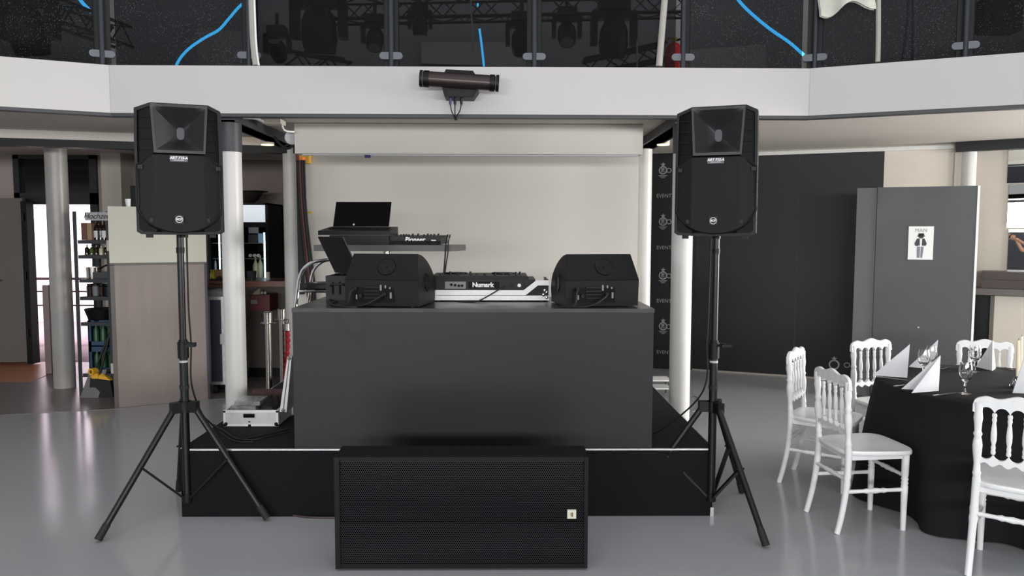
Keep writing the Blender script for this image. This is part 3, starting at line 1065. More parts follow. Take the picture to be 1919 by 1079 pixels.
def stand(label, px, py, angs, top, clampv, rope):
    R = 0.475
    t = thing('speaker_stand', label, 'speaker stand', (px, py, 0), 0, 'tripod speaker stands')
    zc, zc2, zh, zh2, zb = 1.0, 0.93, 0.665, 0.61, 0.10
    b = MB(); b.cyl((0, 0, zc2), (0, 0, top), 0.0185, n=20)
    for zz in (1.18, 1.30, 1.42):
        b.cyl((0.0, -0.0180, zz), (0.0, -0.0192, zz), 0.004, n=8)
    b.build('upper_pole', 'blkmetal', t)
    b = MB(); b.cyl((0, 0, top - 0.10), (0, 0, top - 0.07), 0.022, n=20)
    b.build('collar', 'blk', t)
    b = MB(); b.cyl((0, 0, zb), (0, 0, zc2), 0.0225, n=20)
    b.build('lower_pole', 'blkmetal', t)
    b = MB(); b.cyl((0, 0, zc2 - 0.02), (0, 0, zc), 0.03, n=20); b.cyl((0, 0, zc - 0.02), (0, 0, zc + 0.012), 0.024, n=20)
    b.box(0.02, 0.07, -0.012, 0.012, zc - 0.025, zc - 0.004, 0.003)
    cl = b.build('clamp', 'blk', t)
    b = MB(); b.cyl((0.05, -0.01, zc - 0.014), (0.05, -0.045, zc - 0.014), 0.008, n=10); b.box(0.03, 0.085, -0.05, -0.038, zc - 0.022, zc - 0.006, 0.003)
    b.build('knob', 'blk', cl)
    b = MB(); b.cyl((0, 0, 0.885), (0, 0, 0.897), 0.0232, n=20)
    b.build('ring_band', 'lgrey', t)
    b = MB(); b.cyl((0, 0, 0.735), (0, 0, 0.755), 0.026, n=20)
    b.build('cable_strap', 'rubber', t)
    b = MB(); b.cyl((0, 0, zh2), (0, 0, zh), 0.036, n=20)
    for a in angs:
        a = math.radians(a)
        m = Matrix.Rotation(a, 4, 'Z')
        b.box(0.02, 0.078, -0.021, 0.021, zh2 - 0.004, zh, 0.005, mtx=m)
    b.build('hub', 'blk', t)
    b = MB(); b.cyl((0, 0, zb - 0.012), (0, 0, zb + 0.035), 0.0275, n=20)
    b.build('lower_collar', 'blk', t)
    for a in angs:
        a = math.radians(a)
        d = Vector((math.cos(a), math.sin(a), 0))
        p0 = d * 0.06 + Vector((0, 0, zh2 + 0.02))
        p1 = d * R + Vector((0, 0, 0.014))
        ax = (p1 - p0).normalized()
        b = MB(); b.cyl(p0, p1 - ax * 0.05, 0.017, n=16)
        lg = b.build('leg', 'blkmetal', t)
        b = MB(); b.cyl(p1 - ax * 0.085, p1, 0.0195, 0.0205, n=16)
        b.build('rubber_foot', 'rubber', lg)
        m_ = p0 + (p1 - p0) * 0.46
        n_ = Vector((-d.y, d.x, 0))
        b = MB(); b.hull([m_ + n_ * s + Vector((0, 0, z)) + d * e for s in (-0.012, 0.012) for z, e in ((-0.008, 0), (0.008, 0))] + [d * 0.02 + n_ * s + Vector((0, 0, zb + 0.012 + z)) for s in (-0.012, 0.012) for z in (-0.008, 0.008)])
        b.cyl(m_ - n_ * 0.026, m_ + n_ * 0.026, 0.006, n=8)
        b.build('brace', 'blkmetal', t)
    return t


SPZ = P(340, 443, 4.1).z - 0.006
LXp = P(349, 800, 4.17).x
RXp = P(1334, 800, 4.17).x
stand('black tripod speaker stand at the left corner of the stage', LXp, 4.16, (228, 119, -8), SPZ + 0.015, 640, None)
stand('black tripod speaker stand at the right corner of the stage', RXp, 4.16, (-70, 51, 176.5), SPZ + 0.015, 640, None)
rzL, rzR = math.radians(19.5), math.radians(-19.5)
for lab, x, rz, cu in (('black loudspeaker on the left tripod stand', LXp, rzL, 338), ('black loudspeaker on the right tripod stand', RXp, rzR, 1341)):
    m = Matrix.Rotation(rz, 4, 'Z')
    o_ = Vector((x + (0.02 if rz > 0 else 0), 4.16, 0)) - m @ Vector((0, 0.19, 0))
    loudspeaker(lab, (o_.x, o_.y, SPZ + 0.012), rz)
# cables down the stands
b = MB(); b.tube([(LXp + 0.02, 4.2, SPZ), (LXp + 0.026, 4.185, 1.2), (LXp + 0.03, 4.195, 0.98), (LXp + 0.028, 4.19, 0.76), P(377, 772, 4.3), P(395, 793, 4.42), G(415, 811, SZ + 0.006), G(440, 826, SZ + 0.006), G(475, 828, SZ + 0.006)], 0.005, smooth=6)
tag(b.build('speaker_cable', 'rubber', origin=(LXp + 0.3, 4.4, SZ)), 'thin black cable running down the left speaker stand onto the stage', 'cable')
b = MB(); b.tube([(RXp - 0.02, 4.2, SPZ), (RXp - 0.03, 4.185, 1.1), (RXp - 0.033, 4.195, 0.98), (RXp - 0.03, 4.19, 0.78), (RXp - 0.08, 4.28, 0.62), (RXp - 0.25, 4.45, SZ + 0.02), (RXp - 0.32, 4.55, SZ + 0.006), (BX1 + 0.06, 4.7, SZ + 0.006), (BX1 + 0.02, 4.8, SZ + 0.006)], 0.005, smooth=6)
tag(b.build('speaker_cable', 'rubber', origin=(RXp - 0.2, 4.4, SZ)), 'thin black cable running down the right speaker stand onto the stage', 'cable')
# ================================================================== ON THE BOOTH
def wedge(label, loc, rz, mirror):
    t = thing('monitor_speaker', label, 'speaker', loc, rz, 'wedge monitors on the booth')
    hw, h1, h2 = 0.215, 0.152, 0.296
    prof = [(0.0, 0.0), (-0.012, h1), (0.075, h2), (0.10, h2 - 0.004)]
    for i in range(1, 8):
        f = i / 8
        prof.append((0.10 + 0.265 * math.sin(f * PI / 2) ** 1.1, h2 - 0.004 - 0.19 * (1 - math.cos(f * PI / 2)) ** 0.9))
    prof += [(0.375, 0.085), (0.36, 0.0)]
    b = MB()
    # side walls lean in towards the top like a trapezoid seen from the rear
    def sx(y, z):
        return hw - 0.024 * max(0.0, (z - h1) / (h2 - h1)) if z > h1 else hw
    L_ = [(-sx(y, z), y, z) for y, z in prof]
    R_ = [(sx(y, z), y, z) for y, z in prof]
    b.grid([L_, R_], closed=True)
    b.prism([Vector(p) for p in L_], (0.0008, 0, 0)); b.prism([Vector(p) for p in R_], (-0.0008, 0, 0))
    b.build('cabinet', 'blk2', t, ang=0.3)
    # pole mount disc on the sloping rear face
    n = Vector((0, -(h2 - h1), 0.087)).normalized()
    c = Vector((0, 0.0305, h1 + 0.07))
    dx = -0.0 + (0.02 if mirror else 0.02)
    b = MB(); b.lathe([(0.0, 0.0), (0.05, 0.0), (0.052, 0.003), (0.054, 0.0), (0.054, -0.01), (0, -0.01)], c + Vector((dx, 0, 0)) + n * 0.003, n, 28)
    dsc = b.build('mount_disc', 'blk', t)
    b = MB()
    for k in range(4):
        a = k * PI / 2 + 0.5
        q = c + Vector((dx + 0.034 * math.cos(a), 0, 0)) + Vector((0, 0.52, 0.85)) * (0.034 * math.sin(a)) + n * 0.003
        b.cyl(q, q + n * 0.003, 0.004, n=8)
    b.cyl(c + Vector((dx, 0, 0)), c + Vector((dx, 0, 0)) + n * 0.006, 0.008, n=10)
    b.build('screws', 'charcoal', dsc)
    # amplifier panel low on the rear
    tl = -0.012 / h1
    sh = lambda z: tl * z
    b = MB(); b.box(-0.175 if not mirror else -0.175, 0.075, sh(0.03) - 0.006, 0.02, 0.022, 0.132, 0.002)
    ap = b.build('amp_panel', 'blkgloss', t)
    b = MB()
    for k in range(4):
        z = 0.045 + 0.02 * k
        b.box(-0.10, -0.01, sh(z) - 0.012, 0.0, z, z + 0.006)
    b.build('heat_sink', 'blk', ap)
    for xa, xb, za, zb in ((-0.006, 0.004, 0.09, 0.122), (0.022, 0.030, 0.104, 0.12), (0.048, 0.056, 0.1, 0.11), (-0.148, -0.140, 0.04, 0.065), (0.052, 0.062, 0.046, 0.08)):
        b = MB(); b.box(xa, xb, -0.0185, -0.012, za, zb, 0.001)
        b.build('label_plate', 'grey', ap)
    for x, z in ((-0.15, 0.1), (0.022, 0.07), (-0.12, 0.06)):
        b = MB(); b.cyl((x, -0.01, z), (x, -0.024, z), 0.011, n=14)
        b.build('socket', 'charcoal', ap)
    # side handle disc
    sgn = 1 if not mirror else -1
    b = MB(); b.lathe([(0, 0), (0.045, 0), (0.05, 0.003), (0.053, 0.0), (0.053, -0.008), (0, -0.008)], (sgn * (hw + 0.001), 0.19, 0.125), (sgn, 0, 0), 24)
    b.build('side_disc', 'blk', t)
    b = MB(); b.tube([(-hw + 0.002, -0.0135, h1), (hw - 0.002, -0.0135, h1)], 0.0035, n=6)
    b.build('edge_trim', 'charcoal', t)
    for x in (-0.17, 0.17):
        for y in (0.03, 0.32):
            b = MB(); b.cyl((x, y, -0.006), (x, y, 0.002), 0.012)
            b.build('foot', 'rubber', t)
    # leads plugged into the panel, lying on the top
    b = MB(); b.tube([(0.022, -0.024, 0.07), (0.0, -0.06, 0.055), (-0.06, -0.075, 0.02), (-0.12, -0.06, 0.004), (-0.2, -0.03, 0.002)], 0.0045, smooth=6)
    b.build('power_lead', 'rubber', t)
    b = MB(); b.tube([(-0.15, -0.024, 0.1), (-0.165, -0.06, 0.08), (-0.175, -0.07, 0.02), (-0.21, -0.05, 0.003), (-0.25, 0.02, 0.002)], 0.0045, smooth=6)
    b.build('audio_lead', 'rubber', t)
    return t


FT = BZ + 0.006
pw = G(716, 573.5, FT)
wedge('black wedge monitor at the left end of the booth top', (pw.x - 0.0, pw.y, FT), math.radians(-9), False)
pw = G(1128, 573.5, FT)
wedge('black wedge monitor at the right end of the booth top', (pw.x, pw.y, FT), math.radians(9), True)

# flight case + controller
CYf = G(920, 562.5, BZ + 0.008).y
cz = lambda v: P(920, v, CYf).z
fx0_, fx1_ = P(805, 550, CYf).x, P(1029, 550, CYf).x
fc = thing('controller_case', 'silver-edged open flight case between the two wedge monitors', 'flight case', ((fx0_ + fx1_) / 2, CYf + 0.22, BZ))
zA, zB, zC, zD = BZ + 0.008, cz(553.0), cz(543.5), cz(525)
b = MB(); b.box(fx0_, fx1_, CYf + 0.004, CYf + 0.4, zA, zB - 0.001)
for x in (fx0_, fx1_ - 0.012):
    b.box(x, x + 0.012, CYf + 0.06, CYf + 0.4, zB, zD)
xr1, xr2 = P(985, 543, CYf).x, P(1007, 526, CYf).x
b.prism([(xr1, CYf + 0.006, zB), (fx1_ - 0.004, CYf + 0.006, zB), (fx1_ - 0.004, CYf + 0.006, zD - 0.003), (xr2, CYf + 0.006, zD - 0.003)], (0, 0.012, 0))
b.build('body', 'charcoal', fc, world=True)
b = MB(); b.box(fx0_ - 0.003, fx1_ - 0.0, CYf - 0.003, CYf + 0.004, zA + 0.0, zB - 0.002, 0.001)
for x in (0.06, 0.22, 0.42, 0.6):
    b.cyl((fx0_ + x, CYf - 0.003, (zA + zB) / 2), (fx0_ + x, CYf - 0.006, (zA + zB) / 2), 0.003, n=8)
b.build('edge_strip', 'aluwhite', fc, world=True)
b = MB()
w = (zC - zB)
b.prism([(fx0_, CYf, zB), (xr1, CYf, zB), (xr2 + 0.004, CYf, zD - w), (fx1_, CYf, zD - w), (fx1_, CYf, zD), (xr2 - 0.006, CYf, zD), (xr1 - 0.012, CYf, zC), (fx0_, CYf, zC)], (0, 0.006, 0))
b.build('edge_strip', 'aluwhite', fc, world=True)
b = MB()
p = P(1022, 552, CYf)
for dx, dz in ((-0.012, 0), (0.008, -0.016), (0.008, 0.014), (-0.004, 0.026)):
    b.ball((p.x + dx, CYf - 0.006, p.z + dz), 0.011, (1, 0.6, 1), 10)
b.build('corner_protector', 'chrome', fc, world=True)
for x in (fx0_ + 0.05, fx1_ - 0.05):
    for y in (CYf + 0.03, CYf + 0.37):
        b = MB(); b.cyl((x, y, BZ), (x, y, BZ + 0.0085), 0.014)
        b.build('foot', 'rubber', fc, world=True)

dx0, dx1 = fx0_ + 0.014, P(1003, 530, CYf + 0.05).x
dj = thing('dj_controller', 'black DJ controller with knobs and white lettering, set in the silver-edged case', 'dj controller', ((dx0 + dx1) / 2, CYf + 0.2, zB))
CY2 = CYf + 0.035
zT = P(920, 516.5, CY2).z
b = MB(); b.box(dx0, dx1, CY2, CYf + 0.38, zB, zT - 0.022, 0.003)
b.build('body', 'blk', dj, world=True)
b = MB(); b.prism([(dx0 - 0.004, CY2 - 0.012, zT - 0.021), (dx1 - 0.05, CY2 - 0.012, zT - 0.021), (dx1 - 0.05, CY2 - 0.012, zT), (dx0 - 0.004, CY2 - 0.012, zT)], (0, 0.38, 0), 0.003)
b.build('top_plate', 'charcoal', dj, world=True)
p0, p1 = P(878, 529, CY2), P(936, 540, CY2)
b = MB(); b.box(p0.x, p1.x, CY2 - 0.006, CY2, p1.z, p0.z + 0.004, 0.001)
npl = b.build('name_plate', 'blkgloss', dj, world=True)
text('Numark', 0.040, Matrix.Translation((P(905, 533, CY2).x, CY2 - 0.007, P(905, 533.8, CY2).z)) @ FRONT, 'white', npl, world=True, fat=0.0016, spacing=0.98)
b = MB()
for u0, u1 in ((834, 873),):
    b.box(P(u0, 535, CY2).x, P(u1, 535, CY2).x, CY2 - 0.004, CY2, P(u0, 541, CY2).z, P(u0, 527.5, CY2).z, 0.001)
cp = b.build('connection_panel', 'grey', dj, world=True)
for u in (846, 853, 860, 866):
    q_ = P(u, 533 + (u % 3), CY2)
    b = MB(); b.cyl((q_.x, CY2 - 0.004, q_.z), (q_.x, CY2 - 0.014, q_.z), 0.008, n=10)
    b.build('socket', 'blkgloss', cp, world=True)
for u, m_ in ((958, 'charcoal'), (973, 'white'), (986, 'charcoal')):
    q_ = P(u, 534.5, CY2)
    b = MB(); b.cyl((q_.x, CY2, q_.z), (q_.x, CY2 - 0.008, q_.z), 0.011 if u == 973 else 0.014, n=14)
    b.build('dial', m_, dj, world=True)
random.seed(3)
for u, h in ((825, .012), (843, .022), (858, .01), (881, .022), (893, .01), (908, .012), (928, .022), (942, .012), (954, .012), (967, .022), (975, .020), (990, .01)):
    q_ = P(u, 516, CY2 + 0.05)
    yy = CY2 + 0.04 + random.random() * 0.1
    z0 = zT if q_.x < dx1 - 0.055 else zT - 0.022
    b = MB(); b.cyl((q_.x, yy, z0), (q_.x, yy, z0 + h), 0.007, 0.006, n=12)
    b.build('knob', 'blk', dj, world=True)
for cxj in (dx0 + 0.13, dx1 - 0.2):
    b = MB(); b.cyl((cxj, CY2 + 0.24, zT), (cxj, CY2 + 0.24, zT + 0.008), 0.075, n=32)
    b.build('jog_wheel', 'blkgloss', dj, world=True)
# cable in front of the case
b = MB(); b.tube([G(858, 564, BZ + .005), G(890, 565.5, BZ + .005), P(912, 556, CYf - 0.012), P(934, 543, CYf - 0.014), P(946, 536, CYf - 0.004)], 0.004, smooth=6)
tag(b.build('cable', 'rubber'), 'black cable looping up over the silver case edge', 'cable')

# laptop behind the left wedge (lid seen from behind)
A_, B_ = P(595.5, 444, 5.02), P(642, 444.5, 4.78)
D_ = P(632, 511, 5.08)
U_ = (B_ - A_); U_.z = 0; Lw = U_.length; U_.normalize()
Vd = (D_ - A_); Vd -= U_ * Vd.dot(U_)
lt = thing('laptop', 'open laptop turned away, dark lid seen from behind at the left of the booth', 'laptop', (D_.x, D_.y, BZ))
Nn = Vd.normalized().cross(U_).normalized()
if Nn.y < 0:
    Nn = -Nn
b = MB(); b.prism([A_, B_, B_ + Vd, A_ + Vd], Nn * 0.008, 0.002)
lid = b.build('lid', 'charcoal', lt, world=True)
b = MB(); i_ = 0.012
b.prism([A_ + U_ * i_ + Vd * 0.05 + Nn * 0.0082, B_ - U_ * i_ + Vd * 0.05 + Nn * 0.0082, B_ - U_ * i_ + Vd * 0.93 + Nn * 0.0082, A_ + U_ * i_ + Vd * 0.93 + Nn * 0.0082], Nn * 0.0006)
b.build('screen', 'screenblk', lid, world=True)
fwd = Vector((Nn.x, Nn.y, 0)).normalized()
fwd -= U_ * fwd.dot(U_); fwd.normalize()
E_ = A_ + Vd
b = MB(); b.prism([E_ + Vector((0, 0, -0.004)), E_ + U_ * Lw + Vector((0, 0, -0.004)), E_ + U_ * Lw + fwd * 0.22 + Vector((0, 0, -0.004)), E_ + fwd * 0.22 + Vector((0, 0, -0.004))], (0, 0, -0.016), 0.002)
b.build('keyboard_base', 'charcoal', lt, world=True)
Ez = E_.z - 0.0205
lsd = thing('laptop_stand', 'black folding laptop stand behind the left wedge monitor', 'stand', (E_.x, E_.y, BZ))
for k in (0.04, Lw - 0.04):
    for f in (0.02, 0.2):
        q_ = E_ + U_ * k + fwd * f
        b = MB(); b.cyl((q_.x, q_.y, BZ), (q_.x, q_.y, Ez), 0.008, n=10)
        b.build('leg', 'blkmetal', lsd, world=True)
    q0, q1 = E_ + U_ * k + fwd * 0.0, E_ + U_ * k + fwd * 0.22
    b = MB(); b.tube([(q0.x, q0.y, Ez - 0.008), (q1.x, q1.y, Ez - 0.008)], 0.008)
    b.build('rail', 'blkmetal', lsd, world=True)
# black gear bag / box by the left wedge
p0, p1 = G(617, 568, BZ), P(655, 520, 4.72)
bgx = thing('gear_bag', 'small rounded black gear bag tucked behind the left wedge monitor', 'bag', ((p0.x + p1.x) / 2, 4.8, BZ))
bx0, bx1, bz1 = P(615, 560, 4.72).x, P(668, 560, 4.72).x, P(640, 516, 4.72).z
b = MB(); b.box(bx0, bx1, 4.66, 4.9, BZ + 0.001, bz1, 0.045, 5)
b.build('body', 'blk', bgx, world=True)
b = MB()
for f in (0.25, 0.5, 0.75):
    xx = bx0 + (bx1 - bx0) * f
    b.tube([(xx, 4.657, BZ + 0.04), (xx, 4.657, bz1 - 0.045), (xx, 4.7, bz1 + 0.002), (xx, 4.85, bz1 + 0.002)], 0.006, n=6)
b.build('ribs', 'charcoal', bgx, world=True)
b = MB(); b.tube([(bx0 + 0.03, 4.655, bz1 - 0.06), (bx0 + 0.05, 4.63, bz1 - 0.05), (bx1 - 0.07, 4.63, bz1 - 0.05), (bx1 - 0.05, 4.655, bz1 - 0.06)], 0.007)
b.build('handle', 'rubber', bgx, world=True)
# loose cables lying on the booth top
b = MB(); b.tube([G(617, 560, BZ + .006), G(622, 571, BZ + .006), G(650, 572, BZ + .006), G(668, 575.5, BZ + .006), G(640, 574.5, BZ + .006), G(620, 569, BZ + .006), G(632, 565, BZ + .006)], 0.005, smooth=8)
tag(b.build('cable', 'rubber'), 'black cable coiled on the booth top at the foot of the left wedge monitor', 'cable')

# ================================================================== BEHIND THE BOOTH
# high side table with laptop, keyboard console and mixer
TY = 5.62
tz1, tz0 = P(720, 459, TY).z, P(720, 470.5, TY).z
tx0, tx1 = P(588, 465, TY).x, P(846, 465, TY).x
sd = thing('side_table', 'high narrow dark table on a metal column behind the booth', 'table', ((tx0 + tx1) / 2, TY + 0.2, SZ))
b = MB(); b.prism([(tx0, TY, tz0), (tx1, TY, tz0), (tx1 + 0.09, TY + 0.34, tz0), (tx0 + 0.02, TY + 0.34, tz0)], (0, 0, tz1 - tz0), 0.002)
b.build('tabletop', mat('dark grey table board', (66, 64, 64), rough=0.45, var=0.1, vscale=5, stretch=(1, 6, 6)), sd, world=True)
pc_ = P(724, 475, TY + 0.17)
b = MB(); b.cyl((pc_.x, TY + 0.17, SZ + 0.02), (pc_.x, TY + 0.17, tz0), 0.022, n=18); b.cyl((pc_.x + 0.03, TY + 0.17, SZ + 0.02), (pc_.x + 0.03, TY + 0.17, tz0), 0.008, n=10)
b.build('column', 'steel', sd, world=True)
b = MB(); b.cyl((pc_.x, TY + 0.17, SZ), (pc_.x, TY + 0.17, SZ + 0.02), 0.24, n=32)
b.build('base', 'blk', sd, world=True)
# console box + laptop on it
k0, k1 = P(640, 459, TY + 0.03), P(729, 441, TY + 0.03)
b = MB(); b.prism([(k0.x - 0.09, TY + 0.03, tz1), (k1.x, TY + 0.03, tz1), (k1.x, TY + 0.03, k1.z), (k0.x - 0.09, TY + 0.03, k1.z)], (0, 0.27, 0), 0.003)
cb_ = b.build('gear_case', 'blk')
tag(cb_, 'flat black gear case on the high table, under the laptop', 'case')
l0, l1 = P(596, 440.5, TY - 0.02), P(731, 440.5, TY - 0.02)
lz0 = k1.z + 0.001
lz1 = P(650, 432.5, TY - 0.02).z
lp = thing('laptop', 'large open laptop facing us with a black screen, on the high table', 'laptop', ((l0.x + l1.x) / 2, TY + 0.15, lz0))
b = MB(); b.hull([(l0.x, TY - 0.02, lz0), (l1.x, TY - 0.02, lz0), (l0.x, TY - 0.02, lz1), (l1.x, TY - 0.02, lz1), (l0.x + 0.03, TY + 0.26, lz0), (l1.x + 0.02, TY + 0.26, lz0), (l0.x + 0.03, TY + 0.26, lz1 + 0.034), (l1.x + 0.02, TY + 0.26, lz1 + 0.034)])
b.build('keyboard_base', 'charcoal', lp, world=True)
b = MB()
for r in range(5):
    for c in range(17):
        x = l0.x + 0.05 + c * 0.0265 + r * 0.002
        y = TY + 0.09 + r * 0.028
        z = lz1 + 0.034 * (y - TY + 0.02) / 0.28
        b.box(x, x + 0.021, y, y + 0.022, z - 0.001, z + 0.005)
b.build('keys', 'blkgloss', lp, world=True)
scr = [P(624, 424.5, TY + 0.24), P(728.5, 424.5, TY + 0.24), P(733.5, 378.5, TY + 0.34), P(630, 378.5, TY + 0.34)]
b = MB(); b.prism(scr, (0, 0.012, 0.002), 0.001)
sc_ = b.build('screen_lid', 'screenblk', lp, world=True)
q_ = P(663, 420.5, TY + 0.238)
b = MB(); b.cyl((q_.x, q_.y, q_.z), (q_.x, q_.y - 0.003, q_.z), 0.008, n=12)
b.build('emblem', 'lgrey', sc_, world=True)
# mixer
m0, m1 = P(730, 459.5, TY + 0.02), P(826, 442.5, TY + 0.02)
mx_ = thing('dj_mixer', 'black DJ mixer with white lettering beside the laptop on the high table', 'mixer', ((m0.x + m1.x) / 2, TY + 0.15, tz1))
b = MB(); b.prism([(m0.x + .004, TY + 0.02, tz1 + 0.004), (m1.x, TY + 0.02, tz1 + 0.004), (m1.x, TY + 0.02, m1.z), (m0.x + .004, TY + 0.02, m1.z)], (0.03, 0.29, 0.008), 0.003)
b.build('body', 'blk', mx_, world=True)
b = MB(); b.box(m0.x + .006, m1.x - 0.002, TY + 0.0165, TY + 0.02, tz1 + 0.004, tz1 + 0.032)
b.build('lower_front', 'blkgloss', mx_, world=True)
tp = P(777.5, 449, TY + 0.015)
text('Pioneer', 0.048, Matrix.Translation((tp.x, TY + 0.0175, tp.z)) @ FRONT, 'white', mx_, world=True, shear=0.15, fat=0.0012)
tp = P(812, 451, TY + 0.015)
b = MB(); b.prism([(tp.x - 0.018, TY + 0.0185, tp.z + 0.008), (tp.x + 0.02, TY + 0.0185, tp.z + 0.006), (tp.x + 0.017, TY + 0.0185, tp.z - 0.008), (tp.x - 0.012, TY + 0.0185, tp.z - 0.006)], (0, 0.002, 0))
b.build('sticker', 'white', mx_, world=True)
for u, h in ((740, .016), (745, .018), (752, .012), (757, .014), (762, .014), (767, .012), (774, .018), (784, .018), (795, .012), (802, .018), (808, .014), (814, .016), (822, .018)):
    q_ = P(u, 442, TY + 0.08)
    b = MB(); b.cyl((q_.x, TY + 0.07, m1.z - 0.002), (q_.x, TY + 0.07, m1.z + h + 0.002), 0.009, 0.007, n=10)
    b.build('knob', 'blk', mx_, world=True)
b = MB()
p_ = P(832, 462, TY + 0.1)
for dx, rr_ in ((0, 0.006), (0.018, 0.005)):
    b.tube([(tx1 - 0.045 + dx, TY + 0.22, tz1 + 0.06), (tx1 - 0.04 + dx, TY + 0.16, tz1 + 0.075), (tx1 - 0.04 + dx, TY - 0.006, tz1 + 0.02), (tx1 - 0.045 + dx, TY - 0.012, tz0 - 0.02), (tx1 - 0.05 + dx * 0.6, TY - 0.05, 1.36), (tx1 - 0.06, TY - 0.25, BZ - 0.1)], rr_, smooth=5)
tag(b.build('cable', 'rubber', origin=(tx1 - 0.05, TY - 0.03, 1.3)), 'pair of black cables hanging from the right end of the high table', 'cable')

# bar stool with chrome hoop
SYs = 5.55
q = P(591, 537, SYs)
bs = thing('bar_stool', 'chrome bar stool with a black seat at the left end of the booth', 'stool', (q.x, SYs + 0.15, SZ))
b = MB(); b.lathe([(0, -0.03), (0.15, -0.03), (0.165, -0.015), (0.16, 0.012), (0.13, 0.02), (0, 0.022)], (q.x + 0.03, SYs + 0.18, q.z), n=28)
b.build('seat', 'blk', bs, world=True)
for yy in (SYs, SYs + 0.36):
    b = MB(); b.tube([(P(554, 600, SYs).x, yy, SZ + 0.01), (P(554, 600, SYs).x, yy, 1.0), (P(556, 560, SYs).x, yy, P(556, 560, SYs).z), (P(563, 515, SYs).x, yy, P(563, 515, SYs).z), (P(578, 496, SYs).x, yy, P(578, 496, SYs).z), (P(600, 488.5, SYs).x, yy, P(600, 488.5, SYs).z), (P(640, 487, SYs).x, yy, P(640, 487, SYs).z), (P(650, 500, SYs).x, yy, P(650, 500, SYs).z), (P(650, 600, SYs).x, yy, 1.0), (P(650, 600, SYs).x, yy, SZ + 0.01)], 0.013, smooth=5, n=10)
    b.build('hoop_frame', 'chrome', bs, world=True)
b = MB()
zs = q.z - 0.035
b.tube([(P(558, 545, SYs).x, SYs, zs), (P(648, 545, SYs).x, SYs, zs)], 0.01); b.tube([(P(558, 545, SYs).x, SYs + 0.36, zs), (P(648, 545, SYs).x, SYs + 0.36, zs)], 0.01)
b.tube([(P(600, 545, SYs).x, SYs, zs), (P(600, 545, SYs).x, SYs + 0.36, zs)], 0.01)
b.build('seat_rail', 'chrome', bs, world=True)

# projection screen housing
HY = 6.55
h0, h1 = P(551.5, 235, HY), P(1204.5, 289.5, HY)
sh_ = thing('screen_housing', 'long white projection screen housing under the balcony ceiling', 'screen housing', ((h0.x + h1.x) / 2, HY + 0.1, h1.z))
b = MB(); b.box(h0.x, h1.x, HY, HY + 0.16, h1.z, CEIL - 0.004, 0.004)
b.build('case', 'wallwhite', sh_, world=True)
b = MB(); b.box(h0.x + 0.05, h1.x - 0.03, HY + 0.05, HY + 0.09, h1.z - 0.012, h1.z, 0.002)
b.build('slot_bar', 'lgrey', sh_, world=True)
q = P(689, 293, HY + 0.03)
b = MB(); b.cyl((q.x - 0.025, HY + 0.03, q.z), (q.x + 0.025, HY + 0.03, q.z), 0.013, n=12)
tag(b.build('cable_plug', 'purple'), 'small blue plug under the edge of the white screen housing', 'plug')

# cables, power box at the left edge of the white wall
q = P(567, 297, 7.45)
yb = thing('junction_box', 'yellow junction box with a lit red lamp at the top left of the white wall', 'junction box', (q.x, 7.45, q.z))
b = MB(); b.box(q.x - 0.06, q.x + 0.065, 7.44, 7.529, q.z - 0.045, q.z + 0.06, 0.006)
b.build('body', 'yellow', yb, world=True)
q2 = P(569, 297, 7.44)
b = MB(); b.ball((q2.x, 7.437, q2.z), 0.011, (1, 0.6, 1), 12)
b.build('lamp', 'ledred', yb, world=True)
b = MB(); b.box(q.x - 0.062, q.x - 0.03, 7.43, 7.445, q.z - 0.03, q.z + 0.045, 0.003)
b.build('clip', mat('dark red clip', (110, 36, 30)), yb, world=True)
random.seed(11)
for k, (ua, ub, uc) in enumerate(((558, 563, 577), (562, 567, 581), (566, 571, 586), (570, 574, 590))):
    b = MB()
    b.tube([P(ua, 300, 7.42), P(ua + 1, 340, 7.42), P(ub, 400, 7.40), P((ub + uc) / 2, 470, 7.40), P(uc, 540, 7.40), P(uc + 3, 620, 7.40), P(uc + 4, 760, 7.40)], 0.017 if k < 3 else 0.011, smooth=5)
    o = b.build('cable', 'rubber' if k != 1 else mat('dark red cable', (84, 34, 34), rough=0.5))
    tag(o, ['leftmost thick black cable hanging down beside the white wall', 'dark red cable among the black ones hanging beside the white wall', 'thick black cable right of the dark red one, hanging beside the white wall', 'thinnest, rightmost black cable hanging beside the white wall'][k], 'cable', 'cables hanging at the white wall')
b = MB(); b.box(P(557, 400, 7.5).x, P(568, 400, 7.5).x, 7.49, 7.529, 1.0, P(560, 300, 7.5).z)
tag(b.build('cable_duct', 'blk'), 'flat black cable duct on the left edge of the white wall', 'cable duct')
b = MB(); p_ = P(580, 398, 7.5); b.box(p_.x - 0.02, p_.x + 0.02, 7.515, 7.529, p_.z - 0.008, p_.z + 0.008, 0.003)
tag(b.build('wall_hook', 'yellow'), 'tiny yellowish clip on the white wall beside the cables', 'clip')

